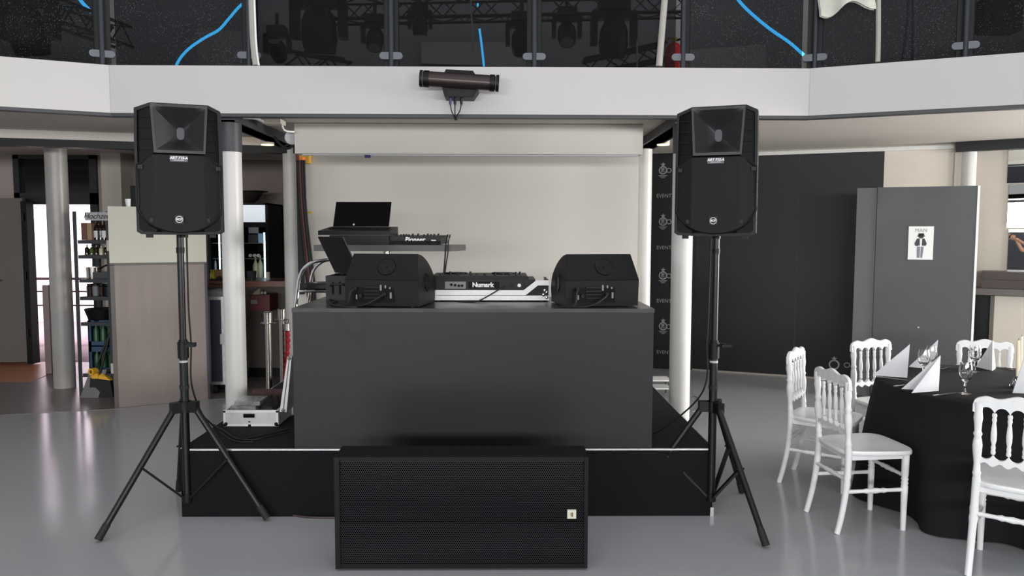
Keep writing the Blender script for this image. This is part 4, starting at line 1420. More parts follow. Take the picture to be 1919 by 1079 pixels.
# junction box and wires on the beam, lamps under the ceiling
q = P(512, 231, 6.3)
jb_ = thing('cable_box', 'pale junction box with loose wires under the balcony beside the screen housing', 'junction box', (q.x, 6.3, q.z))
b = MB(); b.box(q.x - 0.075, q.x + 0.075, 6.25, 6.4, CEIL - 0.05, CEIL - 0.012, 0.006)
b.build('body', 'cream', jb_, world=True)
b = MB(); b.tube([P(455, 220, 6.0), P(480, 222, 6.1), (q.x - 0.07, 6.3, CEIL - 0.035)], 0.012, smooth=4)
b.build('conduit', 'lgrey', jb_, world=True)
b = MB(); b.tube([(q.x + 0.07, 6.3, CEIL - 0.035), P(533, 244, 6.4), P(551, 247, 6.5)], 0.008, smooth=4)
b.build('wire', 'white', jb_, world=True)
b = MB(); b.tube([P(513, 255, 6.6), P(525, 270, 6.6), P(540, 278, 6.6), P(552, 268, 6.6), P(556, 255, 6.6)], 0.012, smooth=5)
b.tube([P(530, 276, 6.6), P(545, 268, 6.6), P(552, 262, 6.6)], 0.01, smooth=5)
tag(b.build('cable', 'rubber'), 'black cable loop hanging at the left end of the screen housing', 'cable')
q = P(546, 259, 6.62)
b = MB(); b.lathe([(0, 0), (0.03, 0), (0.03, 0.01), (0.06, 0.012), (0.06, 0.05), (0.03, 0.055), (0, 0.055)], (q.x, 6.62, q.z), (0.4, -1, 0), 20)
tag(b.build('cable_reel', 'lgrey'), 'small grey roller end beside the screen housing', 'roller')
for lab, u in (('warm glowing round ceiling lamp left of the stage', 501), ('warm glowing round ceiling lamp right of the stage', 1243)):
    q = P(u, 262, 7.2)
    la = thing('ceiling_lamp', lab, 'lamp', (q.x, 7.2, q.z - 0.055), 0, 'warm ceiling lamps')
    b = MB(); b.lathe([(0.058, 0.0), (0.062, 0.0), (0.062, 0.085), (0.058, 0.085)], (q.x, 7.2, q.z - 0.045), n=28)
    b.build('shade', 'cream', la, world=True)
    b = MB(); b.cyl((q.x, 7.2, q.z - 0.05), (q.x, 7.2, q.z - 0.035), 0.057, n=28)
    b.build('diffuser', 'lampglow', la, world=True)
    b = MB(); b.cyl((q.x, 7.2, q.z + 0.02), (q.x, 7.2, q.z + 0.03), 0.05, n=28)
    b.build('upper_diffuser', 'lampglow', la, world=True)
    b = MB(); b.cyl((q.x, 7.2, q.z + 0.03), (q.x, 7.2, CEIL), 0.012, n=10)
    b.build('stem', 'cream', la, world=True)
    l = bpy.data.lights.new('lamp_light', 'POINT')
    l.energy, l.color, l.shadow_soft_size = 7, (1, 0.8, 0.55), 0.04
    o = bpy.data.objects.new('lamp_light', l); COL.objects.link(o); o.parent = la
    o.location = (0, 0, 0.12)

# laser bar on the fascia
LY = YF - 0.17
q0, q1 = P(787, 147, LY), P(935, 156.5, LY)
lz = thing('laser_bar', 'black tube-shaped light bar mounted on the white balcony fascia', 'stage light', ((q0.x + q1.x) / 2, YF - 0.1, (q0.z + q1.z) / 2))
mid = (q0 + q1) / 2
dv = (q1 - q0).normalized()
brown = mat('dark brown metallic', (64, 54, 54), rough=0.3, metal=0.6)
b = MB(); b.cyl(q0 + dv * 0.05, q1 - dv * 0.05, 0.056, n=28)
b.build('tube', brown, lz, world=True)
for s in (0, 1):
    a = q0 if s == 0 else q1
    e = dv if s == 0 else -dv
    b = MB(); b.cyl(a + e * 0.03, a + e * 0.068, 0.061, n=28); b.cyl(a, a + e * 0.022, 0.061, n=28); b.cyl(a + e * 0.02, a + e * 0.034, 0.05, n=28)
    b.build('end_cap', 'blk', lz, world=True)
    b = MB(); b.cyl(a + e * 0.0225, a + e * 0.0235, 0.0615, n=28)
    b.build('ring_trim', 'lgrey', lz, world=True)
b = MB(); bx = mid.x
b.hull([(bx - 0.115, LY - 0.01, mid.z + 0.05), (bx + 0.125, LY - 0.01, mid.z + 0.035), (bx - 0.1, LY, mid.z + 0.085), (bx + 0.1, LY, mid.z + 0.075), (bx - 0.115, YF - 0.002, mid.z + 0.05), (bx + 0.125, YF - 0.002, mid.z + 0.035), (bx - 0.1, YF - 0.002, mid.z + 0.085), (bx + 0.1, YF - 0.002, mid.z + 0.075)])
b.build('mount_bracket', 'blk', lz, world=True)
b = MB(); b.hull([(bx - 0.13, LY, mid.z - 0.05), (bx + 0.14, LY, mid.z - 0.06), (bx - 0.11, LY, mid.z - 0.115), (bx + 0.1, LY, mid.z - 0.118), (bx - 0.13, YF - 0.002, mid.z - 0.05), (bx + 0.14, YF - 0.002, mid.z - 0.06), (bx - 0.11, YF - 0.002, mid.z - 0.115), (bx + 0.1, YF - 0.002, mid.z - 0.118)])
b.build('driver_box', 'charcoal', lz, world=True)
b = MB(); b.box(bx - 0.09, bx + 0.1, LY - 0.004, LY, mid.z - 0.112, mid.z - 0.068, 0.002)
b.build('front_plate', 'blk', lz, world=True)
for u, m_ in ((844, 'purple'), (852.5, 'blk'), (864.5, 'blk')):
    x = P(u, 185, LY + 0.05).x
    zt = mid.z - 0.117
    b = MB(); b.cyl((x, LY + 0.05, zt), (x, LY + 0.05, zt - 0.045), 0.012, 0.009, n=12)
    pg = b.build('plug', m_, lz, world=True)
    e = P(853 + (u - 853) * 0.2, 219, LY + 0.1)
    b = MB(); b.tube([(x, LY + 0.05, zt - 0.04), (x + (e.x - x) * 0.3, LY + 0.06, zt - 0.09), (e.x, LY + 0.1, e.z), (e.x, YF + 0.02, e.z - 0.01)], 0.0042, smooth=5)
    b.build('lead', 'rubber', pg, world=True)

# ================================================================== ALUMINIUM CASE ON THE STAGE
k0, k1 = G(420, 799.5, SZ), G(521.5, 799.5, SZ)
ky = k0.y; kz1 = P(470, 768.5, ky).z
ac = thing('aluminium_case', 'open silver aluminium case on the left of the stage, full of gear', 'case', ((k0.x + k1.x) / 2, ky + 0.16, SZ))
KD = 0.34
b = MB()
b.box(k0.x, k1.x, ky, ky + 0.012, SZ + 0.001, kz1, 0.002); b.box(k0.x, k1.x, ky + KD - 0.012, ky + KD, SZ + 0.001, kz1)
b.box(k0.x, k0.x + 0.012, ky + 0.012, ky + KD - 0.012, SZ + 0.001, kz1); b.box(k1.x - 0.012, k1.x, ky + 0.012, ky + KD - 0.012, SZ + 0.001, kz1)
b.box(k0.x, k1.x, ky, ky + KD, SZ + 0.001, SZ + 0.006)
b.build('body', 'aluwhite', ac, world=True)
b = MB()
for z in (SZ + 0.004, kz1 - 0.014):
    b.box(k0.x - 0.002, k1.x + 0.002, ky - 0.004, ky, z, z + 0.012, 0.002)
for x in (k0.x - 0.002, k1.x - 0.012):
    b.box(x, x + 0.014, ky - 0.004, ky, SZ + 0.003, kz1)
b.build('edge_trim', 'white', ac, world=True)
for x in (k0.x + 0.012, k1.x - 0.012):
    b = MB(); b.ball((x, ky - 0.004, SZ + 0.018), 0.012, n=12)
    b.build('corner_protector', 'blk', ac, world=True)
xm = (k0.x + k1.x) / 2 - 0.01
b = MB(); b.box(xm - 0.034, xm + 0.034, ky - 0.012, ky - 0.004, kz1 - 0.045, kz1 - 0.022, 0.004)
for dx in (-0.024, -0.005, 0.014):
    b.tube([(xm + dx, ky - 0.013, kz1 - 0.04), (xm + dx + 0.008, ky - 0.02, kz1 - 0.034), (xm + dx, ky - 0.013, kz1 - 0.026)], 0.004)
b.build('latch', 'blkgloss', ac, world=True)
b = MB(); b.box(xm - 0.008, xm + 0.01, ky - 0.006, ky - 0.003, SZ + 0.003, SZ + 0.016); b.box(xm - 0.006, xm + 0.006, ky - 0.006, ky - 0.003, SZ + 0.03, SZ + 0.036)
b.build('lock', 'blk', ac, world=True)
# lid standing open on the right
bl, br, tr_, tl_ = P(524, 771.5, ky), P(537, 772, ky), P(546.5, 668, ky), P(538.5, 668.5, ky)
b = MB(); b.prism([bl, br, tr_, tl_], (0, KD, 0), 0.004)
ld = b.build('lid', 'aluwhite', ac, world=True)
b = MB()
for f in (0.03, 0.97):
    c = bl.lerp(tl_, f).lerp(br.lerp(tr_, f), 0.5)
    b.ball((c.x, ky - 0.002, c.z), 0.012, n=10)
c0_, c1_ = bl.lerp(br, 0.5), tl_.lerp(tr_, 0.5)
b.tube([c0_.lerp(c1_, 0.05) + Vector((0, -0.002, 0)), c0_.lerp(c1_, 0.95) + Vector((0, -0.002, 0))], 0.003)
b.build('lid_fittings', 'grey', ld, world=True)
# contents
b = MB(); b.box(k0.x + 0.03, k0.x + 0.19, ky + 0.03, ky + 0.2, SZ + 0.008, kz1 + 0.018, 0.01)
b.box(k0.x + 0.05, k0.x + 0.21, ky + 0.05, ky + 0.22, kz1 + 0.0185, kz1 + 0.045, 0.012, mtx=None)
tag(b.build('clear_bag', mat('grey shiny plastic bag', (120, 120, 120), rough=0.15, var=0.4, vscale=25, bump=1.0, bscale=40)), 'crumpled clear plastic bag in the open silver case', 'bag')
b = MB(); b.hull([(k0.x + 0.2, ky + 0.03, SZ + 0.01), (k1.x - 0.03, ky + 0.03, SZ + 0.01), (k0.x + 0.2, ky + 0.25, SZ + 0.01), (k1.x - 0.03, ky + 0.25, SZ + 0.01), (k0.x + 0.215, ky + 0.06, kz1 + 0.02), (k1.x - 0.05, ky + 0.06, kz1 + 0.005), (k0.x + 0.25, ky + 0.16, kz1 + 0.075), (k1.x - 0.06, ky + 0.2, kz1 + 0.05)], bev=0.008)
tag(b.build('black_pouch', 'blk'), 'black pouch lying in the open silver case', 'pouch')
b = MB(); b.box(k0.x + 0.09, k1.x - 0.02, ky + 0.265, ky + 0.32, SZ + 0.008, kz1 + 0.07, 0.012)
tag(b.build('red_cable_bundle', mat('dark red bundle', (60, 30, 34), rough=0.7, var=0.4, vscale=40)), 'dark red bundle at the back of the open silver case', 'bundle')
# dark tray and cables right of the case
e0, e1 = G(527, 793, SZ), G(546, 775, SZ)
b = MB(); b.tube([e0, e0.lerp(e1, 0.5), (e1.x + 0.02, e1.y, SZ)], 0.004)
tag(b.build('metal_rod', 'grey'), 'thin grey rod lying on the stage beside the silver case', 'rod')
for lab, pts in (('black cable curling over the front left of the stage', [G(400, 795, SZ + .005), G(418, 806, SZ + .005), G(445, 822, SZ + .005), G(480, 823, SZ + .005), G(515, 814, SZ + .005), G(543, 808, SZ + .005)]),
                 ('second black cable on the front left of the stage, beside the booth', [G(452, 824, SZ + .005), G(478, 818, SZ + .005), G(510, 811, SZ + .005), G(544, 803, SZ + .005)])):
    b = MB(); b.tube(pts, 0.0055, smooth=6)
    tag(b.build('cable', 'rubber'), lab, 'cable')
b = MB(); b.tube([G(452, 930, .006), G(490, 950, .006), G(528, 961, .006), G(575, 968.5, .006), G(640, 970, .006)], 0.006, smooth=6)
tag(b.build('cable', mat('dark brown cable', (60, 46, 46), rough=0.5)), 'dark cable along the stage foot, running behind the subwoofer', 'cable')

# ================================================================== STANCHIONS AND ROPE
for lab, u, y, rg in (('steel rope stanchion beside the stage, left of the pair', 502, 6.36, False), ('steel rope stanchion beside the stage, holding the red rope', 528, 6.72, True)):
    x = P(u, 600, y).x
    if not rg:
        x = min(x, SX0 - 0.15)
    zt = P(u, 583 if not rg else 577, y).z
    t = thing('stanchion', lab, 'stanchion', (x, y, 0), 0, 'rope stanchions')
    b = MB(); b.cyl((0, 0, 0.02), (0, 0, zt - 0.07), 0.026, n=20)
    b.build('post', 'steel', t)
    b = MB(); b.lathe([(0, 0), (0.14, 0), (0.14, 0.012), (0.05, 0.03), (0.027, 0.04), (0, 0.04)], n=28)
    b.build('base', 'steel', t)
    b = MB(); b.lathe([(0.027, -0.09), (0.034, -0.085), (0.034, -0.01), (0.037, -0.008), (0.037, 0.0), (0.03, 0.008), (0, 0.01)], (0, 0, zt - 0.012), n=24)
    b.build('cap', 'steel', t)
    b = MB(); b.lathe([(0.03, -0.004), (0.062, -0.004), (0.064, 0), (0.062, 0.004), (0.03, 0.004)], (0, 0, zt - 0.10), n=24)
    b.build('ring_plate', 'steel', t)
    if rg:
        rx, ry, rz_ = x + 0.055, y - 0.02, zt - 0.10
rp = thing('barrier_rope', 'red twisted barrier rope hanging from the right stanchion', 'rope', (rx, ry, rz_ - 0.3))
b = MB(); pts = []
for k in range(17):
    a = k / 16 * 2 * PI
    pts.append((rx + 0.012 * math.sin(a), ry, rz_ - 0.012 + 0.022 * math.cos(a)))
b.tube(pts, 0.006)
b.cyl((rx, ry, rz_ - 0.04), (rx, ry, rz_ - 0.1), 0.02, 0.024)
b.build('hook', 'steel', rp, world=True)
b = MB(); b.tube([(rx, ry, rz_ - 0.1), (rx + 0.003, ry, rz_ - 0.2), (rx - 0.008, ry, rz_ - 0.34), (rx - 0.02, ry, rz_ - 0.46), (rx - 0.028, ry, rz_ - 0.60), (rx - 0.02, ry + 0.0, rz_ - 0.75)], 0.021, smooth=8, n=12,
                  rads=[0.019 + 0.005 * math.sin(k * 1.9) for k in range(41)])
b.build('rope', 'rope', rp, world=True)

# ================================================================== BAR (LEFT REAR)
# drinks fridge
FY = 9.0
f0, f1 = P(388, 400, FY).x, P(502, 400, FY).x
fz1 = P(460, 380, FY).z
fr = thing('drinks_fridge', 'black double-door drinks fridge with a lit white header behind the bar', 'fridge', ((f0 + f1) / 2, FY + 0.3, 0))
b = MB(); b.box(f0, f1, FY + 0.05, FY + 0.08, 0.0, 0.08); b.box(f0, f0 + 0.03, FY, FY + 0.6, 0.08, fz1); b.box(f1 - 0.03, f1, FY, FY + 0.6, 0.08, fz1)
b.box(f0, f1, FY + 0.57, FY + 0.6, 0.0, fz1); b.box(f0, f1, FY + 0.0, FY + 0.57, fz1 - 0.02, fz1); b.box(f0 + 0.03, f1 - 0.03, FY, FY + 0.57, 0.08, 0.12)
zh = P(460, 416, FY).z
b.box(f0 + 0.03, f1 - 0.03, FY + 0.03, FY + 0.57, zh - 0.06, zh - 0.02)
b.box((f0 + f1) / 2 - 0.1, (f0 + f1) / 2 + 0.05, FY - 0.002, FY + 0.56, 0.1, zh - 0.02)
b.build('cabinet', 'blk', fr, world=True)
b = MB(); b.box(f0 + 0.03, P(496, 400, FY).x, FY + 0.005, FY + 0.02, zh, P(460, 384, FY).z)
b.build('lit_header', 'fridgelit', fr, world=True)
for v in (455, 484, 521):
    z = P(460, v, FY + 0.1).z
    b = MB(); b.box(f0 + 0.03, f1 - 0.03, FY + 0.06, FY + 0.5, z - 0.008, z)
    b.build('shelf', 'grey', fr, world=True)
for u in (411, 495.5):
    q = P(u, 440, FY + 0.03)
    b = MB()
    zz = P(u, 530, FY).z
    while zz < P(u, 437, FY).z:
        b.box(q.x - 0.009, q.x + 0.009, FY + 0.02, FY + 0.03, zz, zz + 0.016)
        zz += 0.021
    b.build('led_strip', 'ledwhite', fr, world=True)


def bottle(name, label, cat, x, y, z, r, h, m, group, capm=None, labm=None):
    t = thing(name, label, cat, (x, y, z), 0, group)
    b = MB(); b.lathe([(0, 0), (r, 0), (r, h * 0.55), (r * 0.8, h * 0.65), (r * 0.34, h * 0.78), (r * 0.32, h * 0.94), (0, h * 0.94)], n=14)
    b.build('glass_body', m, t)
    b = MB(); b.cyl((0, 0, h * 0.94), (0, 0, h), r * 0.38, n=12)
    b.build('cap', capm or 'blk', t)
    if labm:
        b = MB(); b.lathe([(r * 1.015, h * 0.12), (r * 1.015, h * 0.46)], n=14)
        b.build('paper_label', labm, t)
    return t


# bottles in the fridge
for i, (u, v, r, h, m, lb) in enumerate(((479.5, 519, .033, .27, 'bottle_pale', 'left of the two pale wine bottles in the fridge'), (488.5, 519, .033, .28, 'bottle_pale', 'right of the two pale wine bottles in the fridge'))):
    q = P(u, 521, FY + 0.14)
    bottle('wine_bottle', lb, 'bottle', q.x, FY + 0.14, q.z + 0.001, r, h, m, 'bottles in the fridge', 'lgrey', 'bottle_yellow' if 0 else 'bottle_pale')
for i, (u, v, lb) in enumerate(((473, 484, 'small bottle lying in the fridge, leftmost on its shelf'), (481, 484, 'small bottle lying in the fridge, middle of its shelf'), (488, 484, 'small bottle lying in the fridge, right end of its shelf'))):
    q = P(u, 521, FY + 0.2)
    z = P(u, 484, FY + 0.1).z
    t = thing('bottle', lb, 'bottle', (q.x, FY + 0.15, z + 0.033), 0, 'lying bottles in the fridge')
    b = MB(); b.lathe([(0, 0), (0.02, 0), (0.022, 0.01), (0.022, 0.06), (0.03, 0.1), (0.032, 0.28), (0, 0.28)], (0, 0, 0), (0, 1, 0), n=14)
    b.build('glass_body', 'bottle_dark', t)
    b = MB(); b.cyl((0, -0.012, 0), (0, 0, 0), 0.021, n=14)
    b.build('cap', 'white', t)
q = P(479, 450, FY + 0.1)
z = P(460, 455, FY + 0.1).z
b = MB(); b.box(q.x - 0.09, q.x + 0.02, FY + 0.1, FY + 0.3, z + 0.001, z + 0.1, 0.004)
tag(b.build('carton', mat('dark carton', (64, 64, 68))), 'dark carton on the top fridge shelf', 'carton')
b = MB(); b.box(q.x + 0.03, q.x + 0.085, FY + 0.1, FY + 0.2, z + 0.001, z + 0.115, 0.004)
tag(b.build('carton', mat('pale blue carton', (170, 200, 225), emit=None)), 'pale blue carton on the top fridge shelf, by the light strip', 'carton')
zq = P(460, 424, FY + 0.1)
b = MB(); b.box(q.x - 0.09, q.x + 0.03, FY + 0.12, FY + 0.14, P(460, 437, FY).z, P(460, 424, FY).z)
for dx in (-0.07, -0.03, 0.01):
    b.box(q.x + dx - 0.008, q.x + dx + 0.008, FY + 0.115, FY + 0.12, P(460, 436, FY).z, P(460, 432, FY).z)
pt = b.build('price_board', 'lgrey'); tag(pt, 'small pale grey board inside the fridge under its header', 'board')
pt.location.z += 0
for u, lb, m in ((397, 'white bottle in the left fridge door, nearest the partition', 'white'), (402, 'second white bottle in the left fridge door', 'white')):
    q = P(u, 510, FY + 0.14); z = P(460, 521, FY + 0.1).z
    bottle('bottle', lb, 'bottle', q.x, FY + 0.14, z + 0.001, 0.028, 0.3, m, 'white bottles in the fridge', 'lgrey')

# bowl on the fridge
q = P(468, 370, FY + 0.3)
b = MB(); b.lathe([(0, 0), (0.07, 0), (0.14, 0.06), (0.19, 0.14), (0.25, 0.15), (0.25, 0.156), (0.18, 0.15), (0.06, 0.012), (0, 0.012)], (q.x - 0.03, FY + 0.3, fz1), n=28)
tag(b.build('bowl', mat('dark bowl', (52, 46, 44), rough=0.4)), 'wide dark bowl standing on top of the black fridge', 'bowl')
# counter things
for u, lb, m in ((396.5, 'bright yellow bottle on the bar, left of the pair', 'bottle_yellow'), (400.5, 'bright yellow bottle on the bar, right of the pair', 'bottle_yellow')):
    q = P(u, 529, 8.3)
    bottle('juice_bottle', lb, 'bottle', q.x, 8.3, CT, 0.016, 0.12, m, 'yellow bottles on the bar', 'bottle_yellow')
q0, q1 = P(399, 528, 8.4), P(421, 512, 8.4)
b = MB(); b.box(q0.x, q1.x, 8.38, 8.55, CT, CT + 0.11, 0.003)
tag(b.build('cardboard_box', 'card'), 'brown cardboard box on the bar counter', 'box')
for i, u in enumerate((423, 426.5)):
    q = P(u, 527, 8.33)
    t = thing('drinking_glass', ['left of the two drinking glasses beside the cardboard box', 'right of the two drinking glasses beside the cardboard box'][i], 'glass', (q.x, 8.33, CT), 0, 'drinking glasses on the bar')
    b = MB(); b.lathe([(0, 0), (0.022, 0), (0.026, 0.11), (0.024, 0.11), (0.02, 0.006), (0, 0.006)], n=16)
    b.build('tumbler', 'clear', t)
b = MB(); q0, q1 = P(394, 540, 8.2), P(432, 540, 8.2)
rows = []
for i in range(13):
    f = i / 12
    row = []
    for j in range(7):
        g = j / 6
        h = 0.06 * math.sin(PI * g) * (0.5 + 0.5 * math.sin(f * 9 + j)) * math.sin(PI * min(1, f * 1.3 + .1)) + 0.008
        row.append((q0.x + (q1.x - q0.x) * f, 8.165 + 0.12 * g, CT + h - (0.0 if j else 0.05)))
    rows.append(row)
b.grid(rows)
tag(b.build('bar_cloth', mat('dark grey towel', (52, 46, 46), rough=0.9), ang=2.0), 'crumpled dark towel on the front edge of the bar', 'towel')
q = P(503, 532, 8.4)
b = MB(); b.cyl((q.x, 8.4, CT), (q.x, 8.4, CT + 0.09), 0.02, n=14)
tag(b.build('cup', 'cream'), 'tall beige cup on the bar counter, right of the fridge', 'cup')
q = P(472, 532, 8.4)
b = MB(); b.lathe([(0, 0), (0.045, 0), (0.055, 0.1), (0.052, 0.1), (0.04, 0.006), (0, 0.006)], (q.x, 8.4, CT), n=18)
tag(b.build('ice_bucket', mat('dark glass bucket', (60, 62, 64), rough=0.15)), 'small dark bucket on the bar counter beside the white column', 'bucket')
# red box in front of the counter
q0, q1 = P(468, 582, 7.95), P(505, 555, 7.95)
rb = thing('red_box', 'dark red box with a pale label hanging at the bar front', 'box', ((q0.x + q1.x) / 2, 8.05, q0.z))
b = MB(); b.box(q0.x, q1.x, 7.95, 8.245, q0.z, q1.z, 0.006)
b.build('body', 'darkred', rb, world=True)
b = MB(); b.box(q0.x - 0.004, q1.x + 0.004, 7.945, 8.245, q1.z, q1.z + 0.015, 0.004)
b.build('lid', mat('darker red lid', (70, 24, 28), rough=0.6), rb, world=True)
l0, l1 = P(470, 569, 7.95), P(482, 562, 7.95)
b = MB(); b.box(l0.x, l1.x, 7.947, 7.95, l0.z, l1.z)
b.build('sticker', 'grey', rb, world=True)
b = MB(); b.hull([(q0.x + 0.02, 7.98, q1.z + 0.016), (q0.x + 0.1, 7.98, q1.z + 0.016), (q0.x + 0.1, 8.1, q1.z + 0.016), (q0.x + 0.02, 8.1, q1.z + 0.016), (q0.x + 0.09, 8.03, q1.z + 0.08), (q0.x + 0.04, 8.0, q1.z + 0.045)])
tag(b.build('paper_bag', mat('tan paper', (150, 132, 110), rough=0.8)), 'crumpled tan paper bag on the dark red box', 'bag')
for i, u in enumerate((490, 496)):
    q = P(u, 551, 8.0)
    b = MB(); b.ball((q.x, 8.02, q1.z + 0.03), 0.016, n=12)
    tag(b.build('ornament', 'lgrey'), ['small silvery ball on the dark red box, nearer the tan bag', 'small silvery ball on the dark red box, at its right end'][i], 'ornament', 'balls on the red box')

# flight case in front of the bar
FCY = 7.42
q0, q1 = P(392, 720, FCY), P(470, 560, FCY)
fz0, fzt = 0.1, P(410, 556, FCY).z
q1 = Vector((-2.61, 0, 0))
fc2 = thing('flight_case', 'tall blue-black flight case with aluminium edges between partition and column', 'flight case', ((q0.x + q1.x) / 2, FCY + 0.25, 0))
b = MB(); b.box(q0.x, q1.x - 0.05, FCY, FCY + 0.3, fz0, fzt)
b.build('body', 'blueblack', fc2, world=True)
b = MB()
for x in (q0.x, P(415, 600, FCY).x, q1.x - 0.075):
    b.box(x, x + 0.024, FCY - 0.005, FCY, fz0, fzt)
for z in (fz0, fzt - 0.03):
    b.box(q0.x, q1.x - 0.05, FCY - 0.006, FCY - 0.001, z, z + 0.03)
b.build('edge_trim', 'alu', fc2, world=True)
b = MB(); c = P(419, 635, FCY); b.box(c.x - 0.03, c.x + 0.035, FCY - 0.012, FCY - 0.006, c.z - 0.05, c.z + 0.05, 0.003)
b.build('latch', 'lgrey', fc2, world=True)
b = MB(); b.box(q0.x - 0.005, q1.x - 0.045, FCY - 0.006, FCY + 0.305, fzt + 0.001, fzt + 0.06, 0.004)
b.build('lid', mat('grey case lid', (84, 84, 86), rough=0.45), fc2, world=True)
for x in (q0.x + 0.05, q1.x - 0.11):
    for y in (FCY + 0.06, FCY + 0.24):
        b = MB(); b.cyl((x - 0.018, y, 0.048), (x + 0.018, y, 0.048), 0.048, n=18); b.box(x - 0.03, x + 0.03, y - 0.03, y + 0.03, 0.09, 0.1)
        b.build('wheel', 'rubber', fc2, world=True)

# things on the partition top
qd = HIT(246, 380, qa, pn)
for (u0, u1, v0, m, nm, lb, ct_) in ((243, 254, 348, 'blk', 'black_box', 'black box standing on the white partition top, behind the loudspeaker', 'box'),):
    a, c = HIT(u0, 387, qa, pn), HIT(u1, v0, qa, pn)
    b = MB(); b.box(a.x, c.x + 0.1, a.y + 0.02, a.y + 0.07, zt_, c.z, 0.004)
    tag(b.build(nm, m), lb, ct_)
a = HIT(236.5, 387, qa, pn)
b = MB(); b.lathe([(0, 0), (0.022, 0), (0.03, 0.07), (0.027, 0.07), (0.019, 0.004), (0, 0.004)], (a.x, a.y + 0.045, zt_), n=18)
tag(b.build('paper_cup', 'white'), 'white paper cup on the white partition top', 'cup')

# ================================================================== RACK WITH BOTTLES
RY0, RY1 = 7.32, 7.68
rx0, rx1 = P(147, 600, RY0).x, P(208, 600, RY0).x
rk = thing('storage_rack', 'tall dark metal storage rack between the round column and the partition', 'rack', ((rx0 + rx1) / 2, (RY0 + RY1) / 2, 0))
rz_top = P(180, 396, RY0).z
m_rack = mat('dark grey rack metal', (56, 58, 62), rough=0.4, metal=0.3)
for x in (rx0, rx1):
    for y in (RY0, RY1):
        b = MB()
        b.box(x - 0.018, x + 0.018, y - 0.003, y + 0.003, 0, rz_top); b.box(x - 0.018 if x == rx0 else x + 0.014, x - 0.014 if x == rx0 else x + 0.018, y, y + (0.036 if y == RY0 else -0.036), 0, rz_top)
        b.build('post', m_rack, rk, world=True)
RS = []
for v in (450, 478, 523, 556, 604, 700):
    z = P(180, v, RY0).z
    RS.append(z)
    b = MB(); b.box(rx0 + 0.019, rx1 - 0.019, RY0 + 0.005, RY1 - 0.005, z - 0.035, z, 0.003)
    b.build('shelf', m_rack, rk, world=True)
for v in (460, 690):
    q = P(206, v, RY0)
    b = MB(); b.box(rx1 - 0.012, rx1 + 0.012, RY0 - 0.012, RY0 - 0.004, q.z - 0.05, q.z + 0.05, 0.002)
    b.build('coupling', 'cream', rk, world=True)
q0, q1 = P(159, 413, RY0 - 0.03), P(203, 397.5, RY0 - 0.03)
sg = thing('wooden_sign', 'grey board with black handwriting on the top of the storage rack', 'sign', ((q0.x + q1.x) / 2, RY0 - 0.03, q0.z))
b = MB(); b.box(q0.x, q1.x, RY0 - 0.03, RY0 - 0.018, q0.z, q1.z, 0.002)
sgb = b.build('board', mat('light grey sign board', (178, 178, 180), rough=0.6), sg, world=True)
text('Hochzeit', 0.075, Matrix.Translation(((q0.x + q1.x) / 2, RY0 - 0.031, (q0.z + q1.z) / 2)) @ FRONT, 'blkgloss', sg, world=True, shear=0.35, spacing=0.95)
random.seed(5)
sx = lambda u: P(u, 440, RY0 + 0.1).x
# top compartment: boxes and bottles
b = MB(); b.box(sx(154.5), sx(165), RY0 + 0.08, RY0 + 0.25, RS[0] + .001, RS[0] + 0.17, 0.004)
tag(b.build('carton', mat('brown carton', (120, 80, 66), rough=0.7)), 'brown carton on the upper rack shelf, left of the beige one', 'carton')
b = MB(); b.box(sx(165.6), sx(174), RY0 + 0.08, RY0 + 0.25, RS[0] + .001, RS[0] + 0.165, 0.004)
tag(b.build('carton', mat('beige carton', (170, 138, 112), rough=0.7)), 'beige carton on the upper rack shelf beside the dark bottles', 'carton')
for i, (u, lb) in enumerate(((178, 'dark liquor bottle with a white label on the upper rack shelf, leftmost of three'), (185, 'dark liquor bottle on the upper rack shelf, middle of three'), (192, 'dark liquor bottle with a white label on the upper rack shelf, rightmost of three'))):
    bottle('liquor_bottle', lb, 'bottle', sx(u), RY0 + 0.14, RS[0] + .001, 0.03, 0.2, 'bottle_dark', 'dark bottles on the upper rack shelf', 'red', 'white' if i != 1 else 'bottle_dark')
for i, (u, m, h) in enumerate(((160, 'bottle_dark', .1), (169, 'bottle_green', .095), (178, 'bottle_dark', .1), (187, 'bottle_pale', .095), (195, 'bottle_dark', .1))):
    bottle('small_bottle', 'small bottle on the second rack shelf, %s in the row' % ['leftmost', 'green one', 'middle dark one', 'pale one', 'rightmost'][i], 'bottle', sx(u), RY0 + 0.12, RS[1] + .001, 0.022, h, m, 'small bottles on the second rack shelf')
t = thing('saucepan', 'shiny metal saucepan on the third rack shelf', 'pan', (sx(166), RY0 + 0.16, RS[2] + .001))
b = MB(); b.lathe([(0, 0), (0.06, 0), (0.065, 0.11), (0.06, 0.11), (0.055, 0.006), (0, 0.006)], n=22)
b.build('pot', 'steel', t)
b = MB(); b.tube([(0.06, 0, 0.09), (0.12, -0.02, 0.12), (0.2, -0.04, 0.15)], 0.009)
b.build('handle', 'blk', t)
b = MB(); b.box(sx(175), sx(203), RY0 + 0.06, RY0 + 0.28, RS[2] + .001, RS[2] + 0.065, 0.006)
tag(b.build('baking_tray', mat('dark tray', (80, 80, 82), rough=0.3, metal=0.6)), 'dark metal tray on the third rack shelf beside the saucepan', 'tray')
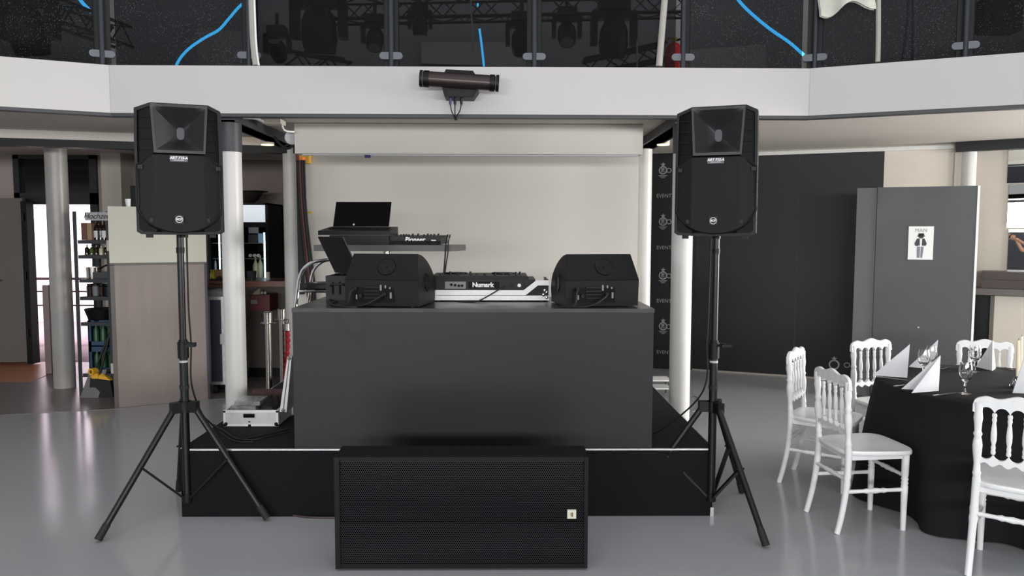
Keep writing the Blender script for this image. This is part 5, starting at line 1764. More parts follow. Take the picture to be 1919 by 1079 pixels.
for i, u in enumerate((161, 172, 183, 194)):
    t = thing('jar', 'dark jar on the fourth rack shelf, %s of four' % ['first from the left', 'second from the left', 'third from the left', 'rightmost'][i], 'jar', (sx(u), RY0 + 0.14, RS[3] + .001), 0, 'jars on the fourth rack shelf')
    b = MB(); b.lathe([(0, 0), (0.032, 0), (0.034, 0.09), (0.026, 0.1), (0, 0.1)], n=16)
    b.build('body', ['bottle_dark', 'grey', 'bottle_dark', 'charcoal'][i], t)
    b = MB(); b.cyl((0, 0, 0.1), (0, 0, 0.118), 0.028, n=16)
    b.build('lid', 'blk', t)
b = MB(); b.lathe([(0, 0), (0.13, 0), (0.17, 0.12), (0.165, 0.12), (0.125, 0.008), (0, 0.008)], (sx(180), RY0 + 0.18, RS[4] + .001), n=26)
tag(b.build('basin', 'blk'), 'round black basin on the lower rack shelf', 'basin')
# bottle crates at the rack foot
for i, z in enumerate((0.0, 0.262)):
    t = thing('bottle_crate', ['lower blue bottle crate at the foot of the rack', 'upper blue bottle crate stacked in the rack foot'][i], 'crate', (sx(186), RY0 + 0.16, RS[5] + .001 + z), 0, 'blue bottle crates')
    b = MB(); w, d, h = 0.12, 0.11, 0.26
    b.box(-w, w, -d, -d + 0.01, 0, 0.05); b.box(-w, w, -d, -d + 0.01, h - 0.05, h)
    b.box(-w, -w + 0.01, -d, d, 0, h); b.box(w - 0.01, w, -d, d, 0, h); b.box(-w, w, d - 0.01, d, 0, h); b.box(-w, w, -d, d, 0, 0.01)
    b.box(-w, -w + 0.03, -d, -d + 0.01, 0, h); b.box(w - 0.03, w, -d, -d + 0.01, 0, h)
    b.build('frame', 'bluecrate', t)
    for k in range(3):
        for j in range(2):
            b = MB(); b.lathe([(0, 0), (0.028, 0), (0.028, 0.14), (0.012, 0.18), (0.012, 0.22), (0, 0.22)], (-0.07 + 0.07 * k, -0.05 + 0.09 * j, 0.011), n=12)
            b.build('bottle', 'green', t)
# broom and dustpan
q = G(171, 744)
dp = thing('dustpan', 'grey lobby dustpan with a yellow hinge and a long black handle by the rack', 'dustpan', (q.x, q.y, 0))
b = MB(); b.hull([(-0.09, -0.04, 0), (0.09, -0.04, 0), (-0.08, 0.1, 0.0), (0.1, 0.1, 0), (0.0, -0.0, 0.27), (0.15, 0.02, 0.27), (0.0, 0.06, 0.27), (0.15, 0.08, 0.27)])
b.build('pan', mat('grey plastic pan', (104, 100, 100), rough=0.5), dp)
b = MB(); b.lathe([(0.018, -0.03), (0.034, -0.03), (0.034, 0.03), (0.018, 0.03)], (0.04, -0.02, 0.26), (0.3, 1, 0), 16); b.box(0.03, 0.09, -0.03, 0.0, 0.19, 0.24, 0.006)
b.build('hinge', 'yellow', dp)
b = MB(); b.tube([(0.05, 0.0, 0.28), (0.22, 0.1, 0.78)], 0.011)
b.build('handle', 'blk', dp)
q = G(192, 744)
br_ = thing('broom', 'black broom with a yellow head band leaning in the rack', 'broom', (q.x, q.y, 0))
b = MB(); b.hull([(-0.12, -0.03, 0), (0.12, -0.03, 0), (-0.12, 0.04, 0), (0.12, 0.04, 0), (-0.1, -0.02, 0.2), (0.09, -0.02, 0.17), (-0.1, 0.03, 0.2), (0.09, 0.03, 0.17)])
b.build('bristles', 'rubber', br_)
b = MB(); b.hull([(-0.1, -0.025, 0.2), (0.1, -0.025, 0.17), (-0.1, 0.035, 0.2), (0.1, 0.035, 0.17), (-0.08, -0.02, 0.225), (0.06, -0.02, 0.2), (-0.02, 0.02, 0.25)])
b.build('head', 'yellow', br_)
b = MB(); b.tube([(-0.02, 0.0, 0.22), (0.07, 0.06, 0.65)], 0.011)
b.build('handle', 'blk', br_)
# things by the round column
b = MB(); q = P(101, 690, 8.6); b.box(q.x - 0.035, q.x + 0.035, 8.5, 8.62, 0.007, 1.02, 0.006)
tag(b.build('standing_ashtray', mat('pinkish steel', (150, 132, 132), rough=0.35, metal=0.4)), 'slim pale steel stand beside the open entrance door', 'stand')

# ================================================================== RIGHT: PRINTED BACKDROP, SIGN, MIRROR
BDP = W0 + WN * 0.06
u0_, u1_ = 1219, 1300
pa_, pb_ = HIT(u0_, 500, BDP, WN), HIT(u1_, 500, BDP, WN)
zb_, zt2 = HIT(1240, 690, BDP, WN).z, HIT(1240, 285, BDP, WN).z
bkd = thing('printed_backdrop', 'tall black backdrop printed with rows of pale logos beside the stage', 'backdrop', ((pa_.x + pb_.x) / 2, (pa_.y + pb_.y) / 2, 0))
def on_bd(u, v, d=0.0):
    return HIT(u, v, BDP + WN * d, WN)
b = MB()
b.prism([Vector((pa_.x, pa_.y, max(zb_, 0.01))), Vector((pb_.x, pb_.y, max(zb_, 0.01))), Vector((pb_.x, pb_.y, zt2)), Vector((pa_.x, pa_.y, zt2))], -WN * 0.02)
b.build('panel', mat('black printed fabric', (22, 22, 26), rough=0.7), bkd, world=True)
WU = Vector((0, 0, 1))
for v in (319, 415, 516, 611):
    c = on_bd(1242.5, v, 0.002)
    s = 0.05
    b = MB()
    mtx = face_mtx(c, WD, WU)
    ring = [(s * 0.72, 0), (s, 0), (s, 0.001), (s * 0.72, 0.001)]
    b.lathe(ring, (0, 0, 0), (0, 0, 1), 24, mtx)
    b.box(-0.018, -0.006, -0.025, 0.028, 0, 0.001, mtx=mtx); b.box(-0.006, 0.018, 0.004, 0.014, 0, 0.001, mtx=mtx); b.box(0.006, 0.016, -0.025, 0.0, 0, 0.001, mtx=mtx); b.box(-0.006, 0.018, 0.02, 0.028, 0, 0.001, mtx=mtx)
    star = []
    for k in range(10):
        a = PI / 2 + k * PI / 5
        r = 0.032 if k % 2 == 0 else 0.013
        star.append((r * math.cos(a), 0.066 + r * math.sin(a), 0))
    b.prism(star, (0, 0, 0.001), mtx=mtx)
    for k, w in enumerate((0.05, 0.036, 0.02)):
        b.box(-w, w, -0.064 - 0.014 * k, -0.058 - 0.014 * k, 0, 0.001, mtx=mtx)
    b.build('crest', 'logo', bkd, world=True)
    text('OYAL', 0.08, face_mtx(on_bd(1242.5, v + 1, 0.002) + WD * 0.152, WD, WU), 'logo', bkd, world=True, spacing=1.2, fat=0.001)
    text('EVENT', 0.028, face_mtx(on_bd(1242.5, v + 10.5, 0.002) + WD * 0.16, WD, WU), 'logo', bkd, world=True)
for v in (367, 464, 564, 660):
    c = on_bd(1245, v, 0.002)
    text('EVENT', 0.062, face_mtx(c + WD * -0.005, WD, WU), 'logo', bkd, world=True, spacing=0.95)
    b = MB(); mtx = face_mtx(c + WD * 0.125, WD, WU)
    b.prism([(-0.022, -0.03, 0), (0.03, -0.03, 0), (0.02, -0.005, 0), (0.016, 0.05, 0), (0.0, 0.066, 0), (-0.012, 0.05, 0), (-0.014, -0.005, 0)], (0, 0, 0.001), mtx=mtx)
    b.build('tower_mark', 'logo', bkd, world=True)
    text('C', 0.062, face_mtx(c + WD * 0.19, WD, WU), 'logo', bkd, world=True)
# a crest printed low on the black wall behind the chairs
c = onwall(1563, 683, 0.003)
lg = thing('wall_crest', 'faint round crest printed low on the black wall behind the white chairs', 'crest', (c.x, c.y, c.z))
b = MB(); mtx = face_mtx(c, WD, WU)
b.lathe([(0.04, 0), (0.056, 0), (0.056, 0.001), (0.04, 0.001)], (0, 0, 0), (0, 0, 1), 24, mtx)
star = []
for k in range(10):
    a = PI / 2 + k * PI / 5
    r = 0.032 if k % 2 == 0 else 0.013
    star.append((r * math.cos(a), 0.066 + r * math.sin(a), 0))
b.prism(star, (0, 0, 0.001), mtx=mtx)
b.build('emblem', 'logo', lg, world=True)
text('O', 0.085, face_mtx(c + WD * 0.13, WD, WU), 'logo', lg, world=True)

# sign on the toilet door
SD = DP + DN * 0.004
def on_door(u, v, d=0.0):
    return HIT(u, v, DP + DN * (0.004 + d), DN)
s0, s1, s2, s3 = on_door(1701, 486), on_door(1748, 486.5), on_door(1750, 424), on_door(1702, 424)
sn = thing('toilet_sign', 'white MAN toilet sign with a hatted figure on the dark grey door', 'sign', (s0.x, s0.y, s0.z))
b = MB()
cx_ = (s0 + s2) / 2
sw2, sh2 = (s1 - s0).length / 2, (s3 - s0).length / 2
mtx = face_mtx(cx_, dd, WU)
b.box(-sw2, sw2, -sh2, sh2, -0.003, 0.004, 0.006, mtx=mtx)
b.build('plate', 'white', sn, world=True)
k = sh2 / 84.0                                   # crop units: half height = 84
def Q(x, y):
    return ((x - 336) * k, (578 - y) * k)
b = MB()
e = 0.0046
def poly_(pts):
    b.prism([(*Q(*p), 0.004) for p in pts], (0, 0, 0.0008), mtx=mtx)
poly_([(324, 529), (349, 529), (351, 540), (322, 540)])
poly_([(316, 543), (324, 540), (349, 540), (357, 543), (350, 546), (322, 546)])
b.lathe([(0, 0), (12.5 * k, 0), (12.5 * k, 0.0008), (0, 0.0008)], (*Q(336.5, 543), 0.004), (0, 0, 1), 22, mtx)
poly_([(318, 556), (331, 555), (332, 590), (318, 594), (312, 592), (308, 586), (308, 578)])
poly_([(342, 555), (353, 556), (362, 578), (362, 586), (358, 592), (350, 592), (341, 590)])
b.build('figure', mat('dark sign ink', (52, 52, 56), rough=0.6, var=0), sn, world=True)
b = MB()
poly_([(319, 596), (334, 596), (333, 653), (320, 653)]); poly_([(337, 596), (350, 596), (345, 653), (336, 653)])
b.build('figure_legs', mat('mid sign ink', (118, 120, 126), rough=0.6, var=0), sn, world=True)
text('MAN', 0.047, mtx @ Matrix.Translation((*Q(336, 515), 0.0045)), mat('grey sign ink', (150, 150, 154), rough=0.6, var=0), sn, world=True)
b = MB()
q = on_door(1721, 613, 0.0)
b.cyl(q, q + DN * 0.006, 0.008, n=10)
b.build('screw', 'lgrey', door2, world=True)

# mirror strip at the far right
mr = thing('mirror', 'tall mirror strip of stacked panes on the cream wall at the right edge', 'mirror', tuple(onright(1905, 500, 0.02)))
prev = None
for (va, vb) in ((264, 343), (345, 426), (430, 507)):
    m0_, m1_ = onright(1891, va, 0.012), onright(1891, vb, 0.012)
    b = MB()
    p_ = Vector((m0_.x, m0_.y, 0)); e_ = p_ + RDv * 0.55
    b.prism([Vector((p_.x, p_.y, m1_.z)), Vector((e_.x, e_.y, m1_.z)), Vector((e_.x, e_.y, m0_.z)), Vector((p_.x, p_.y, m0_.z))], -RNv * 0.01)
    b.build('mirror_pane', 'mirror', mr, world=True)

# ================================================================== DINING GROUP
TC = Vector((2.885, 4.165)); TZ = 0.752; TR = 0.69
tb = thing('round_table', 'round dining table under a black floor-length cloth', 'table', (TC.x, TC.y, 0))
b = MB(); b.cyl((0, 0, TZ - 0.035), (0, 0, TZ - 0.006), TR - 0.07, n=48)
b.build('tabletop', 'wood', tb)
b = MB(); b.cyl((0, 0, 0.0), (0, 0, TZ - 0.035), 0.05, n=20); b.cyl((0, 0, 0), (0, 0, 0.03), 0.28, n=28)
b.build('pedestal', 'blkmetal', tb)
rows = []
N = 240
def cloth_r(th, f):
    """f: 0 at the table edge, 1 at the floor"""
    d = math.degrees(th) % 360
    g = lambda c, w: math.exp(-(((d - c + 180) % 360 - 180) / w) ** 2)
    fold = 0.5 + 0.5 * math.sin(th * 13 + 0.7 * math.sin(th * 3))
    fold2 = 0.5 + 0.5 * math.sin(th * 29 + 1.3)
    pa, pf = g(183, 20), g(236, 24)                 # pressed in by the two near chairs
    flare = (0.02 + 0.075 * fold ** 1.5 + 0.016 * fold2) * (1 - pa) * (1 - pf) + 0.11 * g(156, 10) + 0.03 * g(265, 20)
    return TR + flare * f ** 0.8 - (0.12 * pa + 0.19 * pf) * f ** 0.7
for i in range(5):
    rows.append([(max(0.001, (TR - 0.006) * i / 4) * math.cos(2 * PI * k / N), max(0.001, (TR - 0.006) * i / 4) * math.sin(2 * PI * k / N), TZ) for k in range(N)])
for i in range(0, 25):
    f = i / 24
    z = TZ - 0.006 - (TZ - 0.012) * f
    rows.append([(cloth_r(2 * PI * k / N, f) * math.cos(2 * PI * k / N), cloth_r(2 * PI * k / N, f) * math.sin(2 * PI * k / N), z) for k in range(N)])
b = MB(); b.grid(rows, closed=True)
cl = b.build('tablecloth', 'cloth', origin=(0, 0, 0), ang=1.2)
cl.location = (TC.x, TC.y, 0)
tag(cl, 'black tablecloth hanging in folds to the floor over the round table', 'tablecloth')
# crease across the cloth
# ---- chair
CHW = 0.168


def chair_root(label, loc, rz):
    t = thing('dining_chair', label, 'chair', loc, rz, 'white chairs round the black table')
    SHZ = 0.445
    bx = lambda z: -0.165 - (z - 0.44) * 0.05          # back plane leans rearwards
    # seat: rounded trapezoid, dished
    b = MB()
    out = []
    for k in range(40):
        a = 2 * PI * k / 40
        c, s = math.cos(a), math.sin(a)
        x = 0.205 * math.copysign(abs(c) ** 0.45, c)
        y = (0.185 + 0.018 * (x / 0.2)) * math.copysign(abs(s) ** 0.45, s)
        out.append((x + 0.012, y))
    rr = []
    for sc, z in ((0.001, SHZ - 0.008), (0.5, SHZ - 0.006), (0.8, SHZ - 0.002), (0.93, SHZ + 0.003), (0.985, SHZ + 0.002), (1.0, SHZ - 0.006), (0.995, SHZ - 0.02), (0.96, SHZ - 0.024), (0.001, SHZ - 0.024)):
        rr.append([(x * sc, y * sc, z) for x, y in out])
    b.grid(rr, closed=True)
    b.build('seat', 'chairwhite', t, ang=1.0)
    b = MB()
    for s in (-1, 1):
        b.hull([(x, s * y, z) for x in (-0.15, 0.17) for y in (0.135, 0.152) for z in (SHZ - 0.05, SHZ - 0.022)])
    b.hull([(x, y, z) for x in (0.155, 0.172) for y in (-0.15, 0.15) for z in (SHZ - 0.05, SHZ - 0.022)])
    b.hull([(x, y, z) for x in (-0.165, -0.148) for y in (-0.15, 0.15) for z in (SHZ - 0.05, SHZ - 0.022)])
    b.build('apron', 'chairwhite', t)
    turned = lambda z0, z1, r: [(r * 0.8, z0), (r, z0 + 0.01), (r * 0.78, z0 + 0.02), (r * 0.95, z0 + 0.032), (r * 0.7, z0 + 0.045), (r * 1.12, (z0 + z1) / 2 - 0.03), (r * 1.15, (z0 + z1) / 2), (r * 0.95, (z0 + z1) / 2 + 0.03), (r * 0.7, z1 - 0.045), (r * 0.95, z1 - 0.032), (r * 0.78, z1 - 0.02), (r, z1 - 0.01), (r * 0.8, z1)]
    for s in (-1, 1):
        # rear leg: sabre curve
        b = MB()
        pts, rads = [], []
        for k in range(21):
            f = k / 20
            z = SHZ * (1 - f)
            pts.append((-0.165 - 0.058 * f ** 2.2, s * (0.152 + 0.012 * f), z))
            r = 0.0185 - 0.003 * f
            if k in (6, 8):
                r *= 1.12
            rads.append(r)
        b.tube(pts, 0.017, n=10, rads=rads)
        b.build('leg', 'chairwhite', t, ang=1.0)
        # front leg: turned, tapering
        b = MB()
        prof = [(0, 0), (0.014, 0), (0.0155, 0.10), (0.0175, 0.2), (0.0185, 0.245), (0.0155, 0.252), (0.0195, 0.262), (0.0155, 0.272), (0.0195, 0.284), (0.016, 0.292), (0.019, 0.305), (0.02, SHZ - 0.024), (0, SHZ - 0.024)]
        b.lathe(prof, (0.165, s * 0.152, 0), n=14)
        b.build('leg', 'chairwhite', t, ang=0.9)
        # back post, turned
        b = MB()
        b.lathe([(0.0175, 0), (0.0185, 0.02), (0.0155, 0.035), (0.019, 0.05), (0.0155, 0.06), (0.014, 0.10), (0.019, 0.15), (0.021, 0.185), (0.018, 0.21), (0.0145, 0.225), (0.0195, 0.24), (0.0145, 0.252), (0.0165, 0.29), (0.02, 0.315), (0.017, 0.345), (0.0185, 0.39)],
                (bx(SHZ), s * 0.152, SHZ - 0.01), (bx(SHZ + 0.4) - bx(SHZ), s * 0.004, 0.4), 12)
        b.build('back_post', 'chairwhite', t, ang=0.9)
    # stretchers
    def stretcher(p0, p1):
        L = (Vector(p1) - Vector(p0)).length
        b = MB()
        b.lathe([(0.009, 0), (0.011, L * 0.08), (0.010, L * 0.3), (0.0145, L * 0.36), (0.0115, L * 0.4), (0.0155, L * 0.5), (0.0115, L * 0.6), (0.0145, L * 0.64), (0.010, L * 0.7), (0.011, L * 0.92), (0.009, L)], p0, Vector(p1) - Vector(p0), 10)
        b.build('stretcher', 'chairwhite', t, ang=0.9)
    for s in (-1, 1):
        stretcher((-0.178, s * 0.156, 0.225), (0.165, s * 0.152, 0.225))
    stretcher((-0.174, -0.155, 0.29), (-0.174, 0.155, 0.29))
    stretcher((0.165, -0.152, 0.30), (0.165, 0.152, 0.30))
    # top rail: wavy upper edge, arched lower edge
    sp = [-0.152, -0.091, -0.0305, 0.0305, 0.091, 0.152]
    def arch(y):
        d = min(abs(y - c) for c in sp)
        f = min(1.0, d / 0.0305)
        return math.sqrt(max(0.0, 1 - (1 - f) ** 2))
    top, low = [], []
    n = 72
    for i in range(n + 1):
        y = -0.178 + 0.356 * i / n
        zt_l = 0.846 + 0.024 * math.exp(-(y / 0.055) ** 2) + 0.012 * math.exp(-((abs(y) - 0.125) / 0.03) ** 2)
        edge = min(1.0, (0.178 - abs(y)) / 0.026)
        zt_l -= 0.03 * (1 - math.sqrt(max(0.0, 1 - (1 - edge) ** 2)))
        zl = (0.772 + 0.036 * arch(y)) if abs(y) < 0.152 else 0.772 + 0.008 * (abs(y) - 0.152) / 0.026
        top.append((y, zt_l)); low.append((y, zl))
    b = MB()
    cols = []
    for (y, za), (_, zb) in zip(top, low):
        cols.append([(bx(zb) - 0.012, y, zb), (bx(za) - 0.009, y, za - 0.003), (bx(za), y, za), (bx(za) + 0.009, y, za - 0.003), (bx(zb) + 0.012, y, zb)])
    b.grid(cols, closed=True)
    b.prism([Vector(p) for p in cols[0]], (0, 0.0005, 0)); b.prism([Vector(p) for p in cols[-1]], (0, -0.0005, 0))
    b.build('top_rail', 'chairwhite', t, ang=0.7)
    # lower back rail
    cols = []
    for i in range(n + 1):
        y = -0.152 + 0.304 * i / n
        za = 0.592 - 0.034 * arch(y)
        zb = 0.535 + 0.008 * math.cos(y / 0.0305 * PI)
        cols.append([(bx(zb) - 0.011, y, zb), (bx(za) - 0.011, y, za), (bx(za) + 0.011, y, za), (bx(zb) + 0.011, y, zb)])
    b = MB(); b.grid(cols, closed=True)
    b.build('lower_rail', 'chairwhite', t, ang=0.7)
    for y in sp[1:-1]:
        b = MB()
        b.lathe(turned(0, 0.195, 0.0105), (bx(0.585), y, 0.585), (bx(0.785) - bx(0.585), 0, 0.2), 10)
        b.build('spindle', 'chairwhite', t, ang=0.9)
    return t


ch = chair_root('white spindle-back chair left of the round table, nearest the stage stand', (2.0, 4.085, 0), math.radians(6))
dup(ch, (2.07, 4.74, 0), math.radians(-37), 'white spindle-back chair seen edge-on, behind the chair nearest the stand')
dup(ch, (2.685, 5.10, 0), math.radians(-72), 'white spindle-back chair at the far left side of the round table')
dup(ch, (3.35, 5.06, 0), math.radians(-112), 'white spindle-back chair at the far side of the table, before the cream wall')
dup(ch, (2.46, 3.475, 0), math.radians(52), 'white spindle-back chair at the front of the table, cut by the right picture edge')

# ---- napkins
def napkin(label, tip, sp_foot, apex, left2):
    """two stiff triangular wings that share the upright spine sp_foot-apex"""
    tip, s_, a_, l2 = Vector(tip), Vector(sp_foot), Vector(apex), Vector(left2)
    t = MB()
    for w in (tip, l2):
        n = (s_ - w).cross(a_ - w).normalized()
        t.prism([w, s_, a_], n * 0.004)
    # folded bottom flap of the inner layer
    o = t.build('folded_napkin', 'napkin')
    tag(o, label, 'napkin', 'folded napkins on the round table')
    return o


def nap_px(label, tip, foot, apex, tip2, dz=0.0):
    f = G(*foot, TZ + 0.002)
    ft = G(*tip, TZ + 0.002)
    t2 = G(*tip2, TZ + 0.002)
    a = P(*apex, f.y)
    napkin(label, ft, f, a, t2)
nap_px('tall white folded napkin at the far left edge of the table', (1635, 703), (1700, 707.5), (1705, 645), (1660, 697))
nap_px('white folded napkin behind the leftmost wine glass', (1703, 687), (1752, 692), (1758, 637), (1716, 683))
nap_px('white folded napkin at the front left of the table, two wings showing', (1708, 736), (1758, 732), (1761.5, 666), (1689, 728.5))
nap_px('white folded napkin at the right, behind the tall wine glasses', (1830, 687), (1860, 694.5), (1861, 637.5), (1866, 690))
nap_px('white folded napkin at the right picture edge, before the candles', (1897, 736), (1925, 737), (1921, 664), (1905, 731))

# ---- glasses
def wine_glass(label, u, v, h):
    q = G(u, v, TZ + 0.001)
    t = thing('wine_glass', label, 'wine glass', (q.x, q.y, TZ + 0.001), 0, 'wine glasses on the round table')
    s = h / 0.18
    prof = [(0, 0), (0.034, 0.0), (0.034, 0.002), (0.012, 0.006), (0.005, 0.012), (0.0042, 0.04), (0.0055, 0.066), (0.016, 0.076), (0.030, 0.095), (0.036, 0.118), (0.034, 0.145), (0.029, 0.178), (0.0282, 0.178), (0.033, 0.145), (0.0348, 0.118), (0.029, 0.097), (0.015, 0.080), (0, 0.075)]
    b = MB(); b.lathe([(r * s, z * s) for r, z in prof], n=28)
    b.build('glass', 'crystal', t, ang=1.2)
    return t
wine_glass('wine glass at the front, before the front napkin row', 1808, 738, 0.172)
wine_glass('wine glass behind the front one, before the far chair back', 1826, 697, 0.172)
wine_glass('wine glass nearest the left napkins', 1730, 706, 0.168)
wine_glass('wine glass between the two left rear napkins', 1744, 697, 0.168)
# ---- cutlery
def knife(label, a, c, cat='knife', name='table_knife'):
    a, c = G(*a, TZ + 0.004), G(*c, TZ + 0.004)
    t = thing(name, label, cat, ((a.x + c.x) / 2, (a.y + c.y) / 2, TZ + 0.001), 0, 'cutlery on the black cloth')
    d = (c - a).normalized(); n = Vector((-d.y, d.x, 0))
    L = (c - a).length
    b = MB(); b.prism([a + n * 0.006, a + d * L * 0.45 + n * 0.005, a + d * L * 0.45 - n * 0.005, a - n * 0.006], (0, 0, 0.004), 0.001)
    b.build('handle', 'steel', t, world=True)
    b = MB()
    if cat == 'knife':
        b.prism([a + d * L * 0.46 + n * 0.007, a + d * L * 0.9 + n * 0.008, c, a + d * L * 0.46 - n * 0.006], (0, 0, 0.0015))
        b.build('blade', 'steel', t, world=True)
    else:
        b.prism([a + d * L * 0.46 + n * 0.003, a + d * L * 0.72 + n * 0.009, a + d * L * 0.8 + n * 0.01, a + d * L * 0.8 - n * 0.01, a + d * L * 0.72 - n * 0.009, a + d * L * 0.46 - n * 0.003], (0, 0, 0.002))
        for k in (-0.008, -0.0027, 0.0027, 0.008):
            b.prism([a + d * L * 0.79 + n * (k - .0015), c + n * (k - .0015), c + n * (k + .0015), a + d * L * 0.79 + n * (k + .0015)], (0, 0, 0.002))
        b.build('tines', 'steel', t, world=True)
knife('steel knife in front of the far left napkin', (1643, 706), (1703, 713))
knife('steel knife left of the front napkin', (1676, 724), (1697, 721))
knife('steel knife right of the front napkin, beside the front wine glass', (1749, 741.5), (1793, 735.5))
knife('steel fork beside the rear wine glasses at the far table edge', (1784, 688), (1762, 691), 'fork', 'table_fork')
knife('steel fork at the far table edge near the candles', (1884, 689), (1902, 694), 'fork', 'table_fork')
# ---- candles in a glass holder
cd = thing('candle_holder', 'cut-glass candle holder at the table centre near the right edge', 'candle holder', (0, 0, 0))
q = G(1912, 725, TZ + 0.001)
cd.location = (q.x, q.y, TZ + 0.001); cd.matrix_basis = Matrix.Translation((q.x, q.y, TZ + 0.001))
b = MB(); b.lathe([(0, 0), (0.05, 0), (0.05, 0.01), (0.02, 0.02), (0.026, 0.04), (0.014, 0.055), (0.014, 0.062), (0, 0.062)], n=10)
b.build('foot', 'clear', cd)
for s in (-1, 1):
    b = MB(); b.ball((s * 0.022, 0, 0.035), 0.02, (1, 1, 1), 8); b.ball((s * 0.036, -0.01, 0.018), 0.016, (1, 1, 1), 8)
    b.build('glass_drop', 'clear', cd)
for lab, u, v in (('slim ivory candle, left of the pair at the right picture edge', 1908.5, 637), ('slim ivory candle, right of the pair at the right picture edge', 1914.5, 630)):
    t_ = P(u, v, q.y)
    base = P(u - 0.5, 700, q.y)
    o = thing('candle', lab, 'candle', (base.x, q.y, TZ + 0.063), 0, 'ivory candles')
    b = MB(); b.cyl((0, 0, 0), (t_.x - base.x, 0, t_.z - TZ - 0.063), 0.0105, 0.008, n=16)
    b.build('wax', 'candle', o)
    b = MB(); b.cyl((t_.x - base.x, 0, t_.z - TZ - 0.064), (t_.x - base.x, 0, t_.z - TZ - 0.055), 0.0012, n=6)
    b.build('wick', 'blk', o)

# things behind the right side of the stage
b = MB(); p0, p1 = P(1226, 724, 7.3), P(1258, 711, 7.3)
lp_ = thing('low_trolley', 'low white-edged black trolley behind the right side of the stage', 'trolley', ((p0.x + p1.x) / 2, 7.45, 0))
for i, v in enumerate((712, 727)):
    z = max(0.06, P(1240, v, 7.3).z)
    b = MB(); b.box(p0.x - 0.2, p1.x, 7.3, 7.5, z - 0.014, z, 0.003)
    b.build('shelf', 'white', lp_, world=True)
zt_b = max(0.06, P(1240, 712, 7.3).z)
for x in (p0.x - 0.19, p1.x - 0.01):
    for y in (7.31, 7.49):
        b = MB(); b.cyl((x, y, 0), (x, y, zt_b), 0.008, n=8)
        b.build('leg', 'blkmetal', lp_, world=True)
b = MB(); b.tube([G(1299, 742, .004), G(1308, 745, .004), G(1313, 757, .004), G(1308, 768, .004), G(1297, 771, .004)], 0.004, smooth=6)
tag(b.build('cable', 'grey'), 'thin grey cable on the floor beside the right front column', 'cable')

M_POST = mat('blue-grey post paint', (40, 43, 52), rough=0.4, metal=0.2)
M_CLAMP = mat('clamp grey', (96, 98, 106), rough=0.5)

# ================================================================== BALCONY BALUSTRADE
OB = off(0.06)
ZG0 = ZT + 0.012; ZG1 = ZT + 1.0
def on_seg(u, i):
    """point of balustrade bay i at image column u (height of the fascia top)"""
    a, c = OB[i], OB[i + 1]
    n = SEGN[i]
    return HIT(u, 100, (a.x, a.y, 0), (n.x, n.y, 0))
posts = [(-80, 0), (192, 0), (468, 1), (733.5, 1), (1001, 1), (1279, 1), (1527, 2), (1808, 2), (2100, 2)]
names = ['', 'leftmost, by the corner of the balcony', 'second from the left', 'third from the left', 'fourth from the left', 'fifth from the left, beside the red extinguisher', 'sixth from the left, at the right corner', 'rightmost']
gap = 0.055
pts_ = []
for k, (u, i) in enumerate(posts):
    p = on_seg(u, i)
    pts_.append((p, i))
    if k in (0, len(posts) - 1):
        continue
    d = (OB[i + 1] - OB[i]).normalized()
    rz = math.atan2(d.y, d.x)
    t = thing('railing_post', 'dark steel balustrade post, ' + names[k], 'railing post', (p.x, p.y, ZT), rz, 'balustrade posts on the balcony')
    b = MB(); b.cyl((0, -0.014, 0), (0, -0.014, 1.03), 0.021, n=20)
    b.build('tube', M_POST, t)
    b = MB()
    b.box(-0.057 if k != 5 else -0.012, 0.057, 0.012, 0.03, 0.012, 1.0)
    b.build('gap_backing', 'rubber', t)  # added black strip standing in for the dark void between panes
    for s in (-1, 1):
        z = 0.088
        b = MB()
        outl = []
        for q_ in range(13):
            a = -PI / 2 + PI * q_ / 12
            outl.append((s * (0.062 + 0.026 * math.cos(a)), -0.026, z + 0.026 * math.sin(a)))
        outl.append((s * 0.012, -0.026, z + 0.026)); outl.append((s * 0.012, -0.026, z - 0.026))
        b.prism(outl, (0, 0.036, 0), 0.003)
        b.build('glass_clamp', M_CLAMP, t)
pn_ = ['at the far left', 'left of the corner post', 'left of the thin white pole', '', '', '', '', '']
desc = ['dusty tinted glass pane at the far left of the balcony', 'dusty tinted glass pane over the left loudspeaker', 'dark glass pane between the second and third balcony posts', 'dark glass pane straight above the light bar', 'dark glass pane right of the light bar', 'dusty tinted glass pane above the right loudspeaker', 'dusty tinted glass pane in front of the white sheet', 'dusty tinted glass pane at the far right of the balcony']
for k in range(len(pts_) - 1):
    (p, i), (q_, j) = pts_[k], pts_[k + 1]
    if k == 1:                         # this pane starts at the left corner
        p = Vector((OB[1].x - 0.02, OB[1].y, 0))
    if k == 5:
        q_ = Vector((OB[2].x - 0.0, OB[2].y, 0))
    d = Vector((q_.x - p.x, q_.y - p.y, 0)); L = d.length; d.normalize()
    n = Vector((-d.y, d.x, 0))
    g0 = gap; g1 = gap
    a = Vector((p.x, p.y, 0)) + d * g0; c = Vector((q_.x, q_.y, 0)) - d * g1
    b = MB()
    b.prism([a + Vector((0, 0, ZG0)), c + Vector((0, 0, ZG0)), c + Vector((0, 0, ZG1)), a + Vector((0, 0, ZG1))], n * 0.008)
    o = b.build('glass_pane', 'glassA' if k in (0, 1, 5, 6, 7) else 'glassB')
    tag(o, desc[k], 'glass pane', 'balcony glass panes')

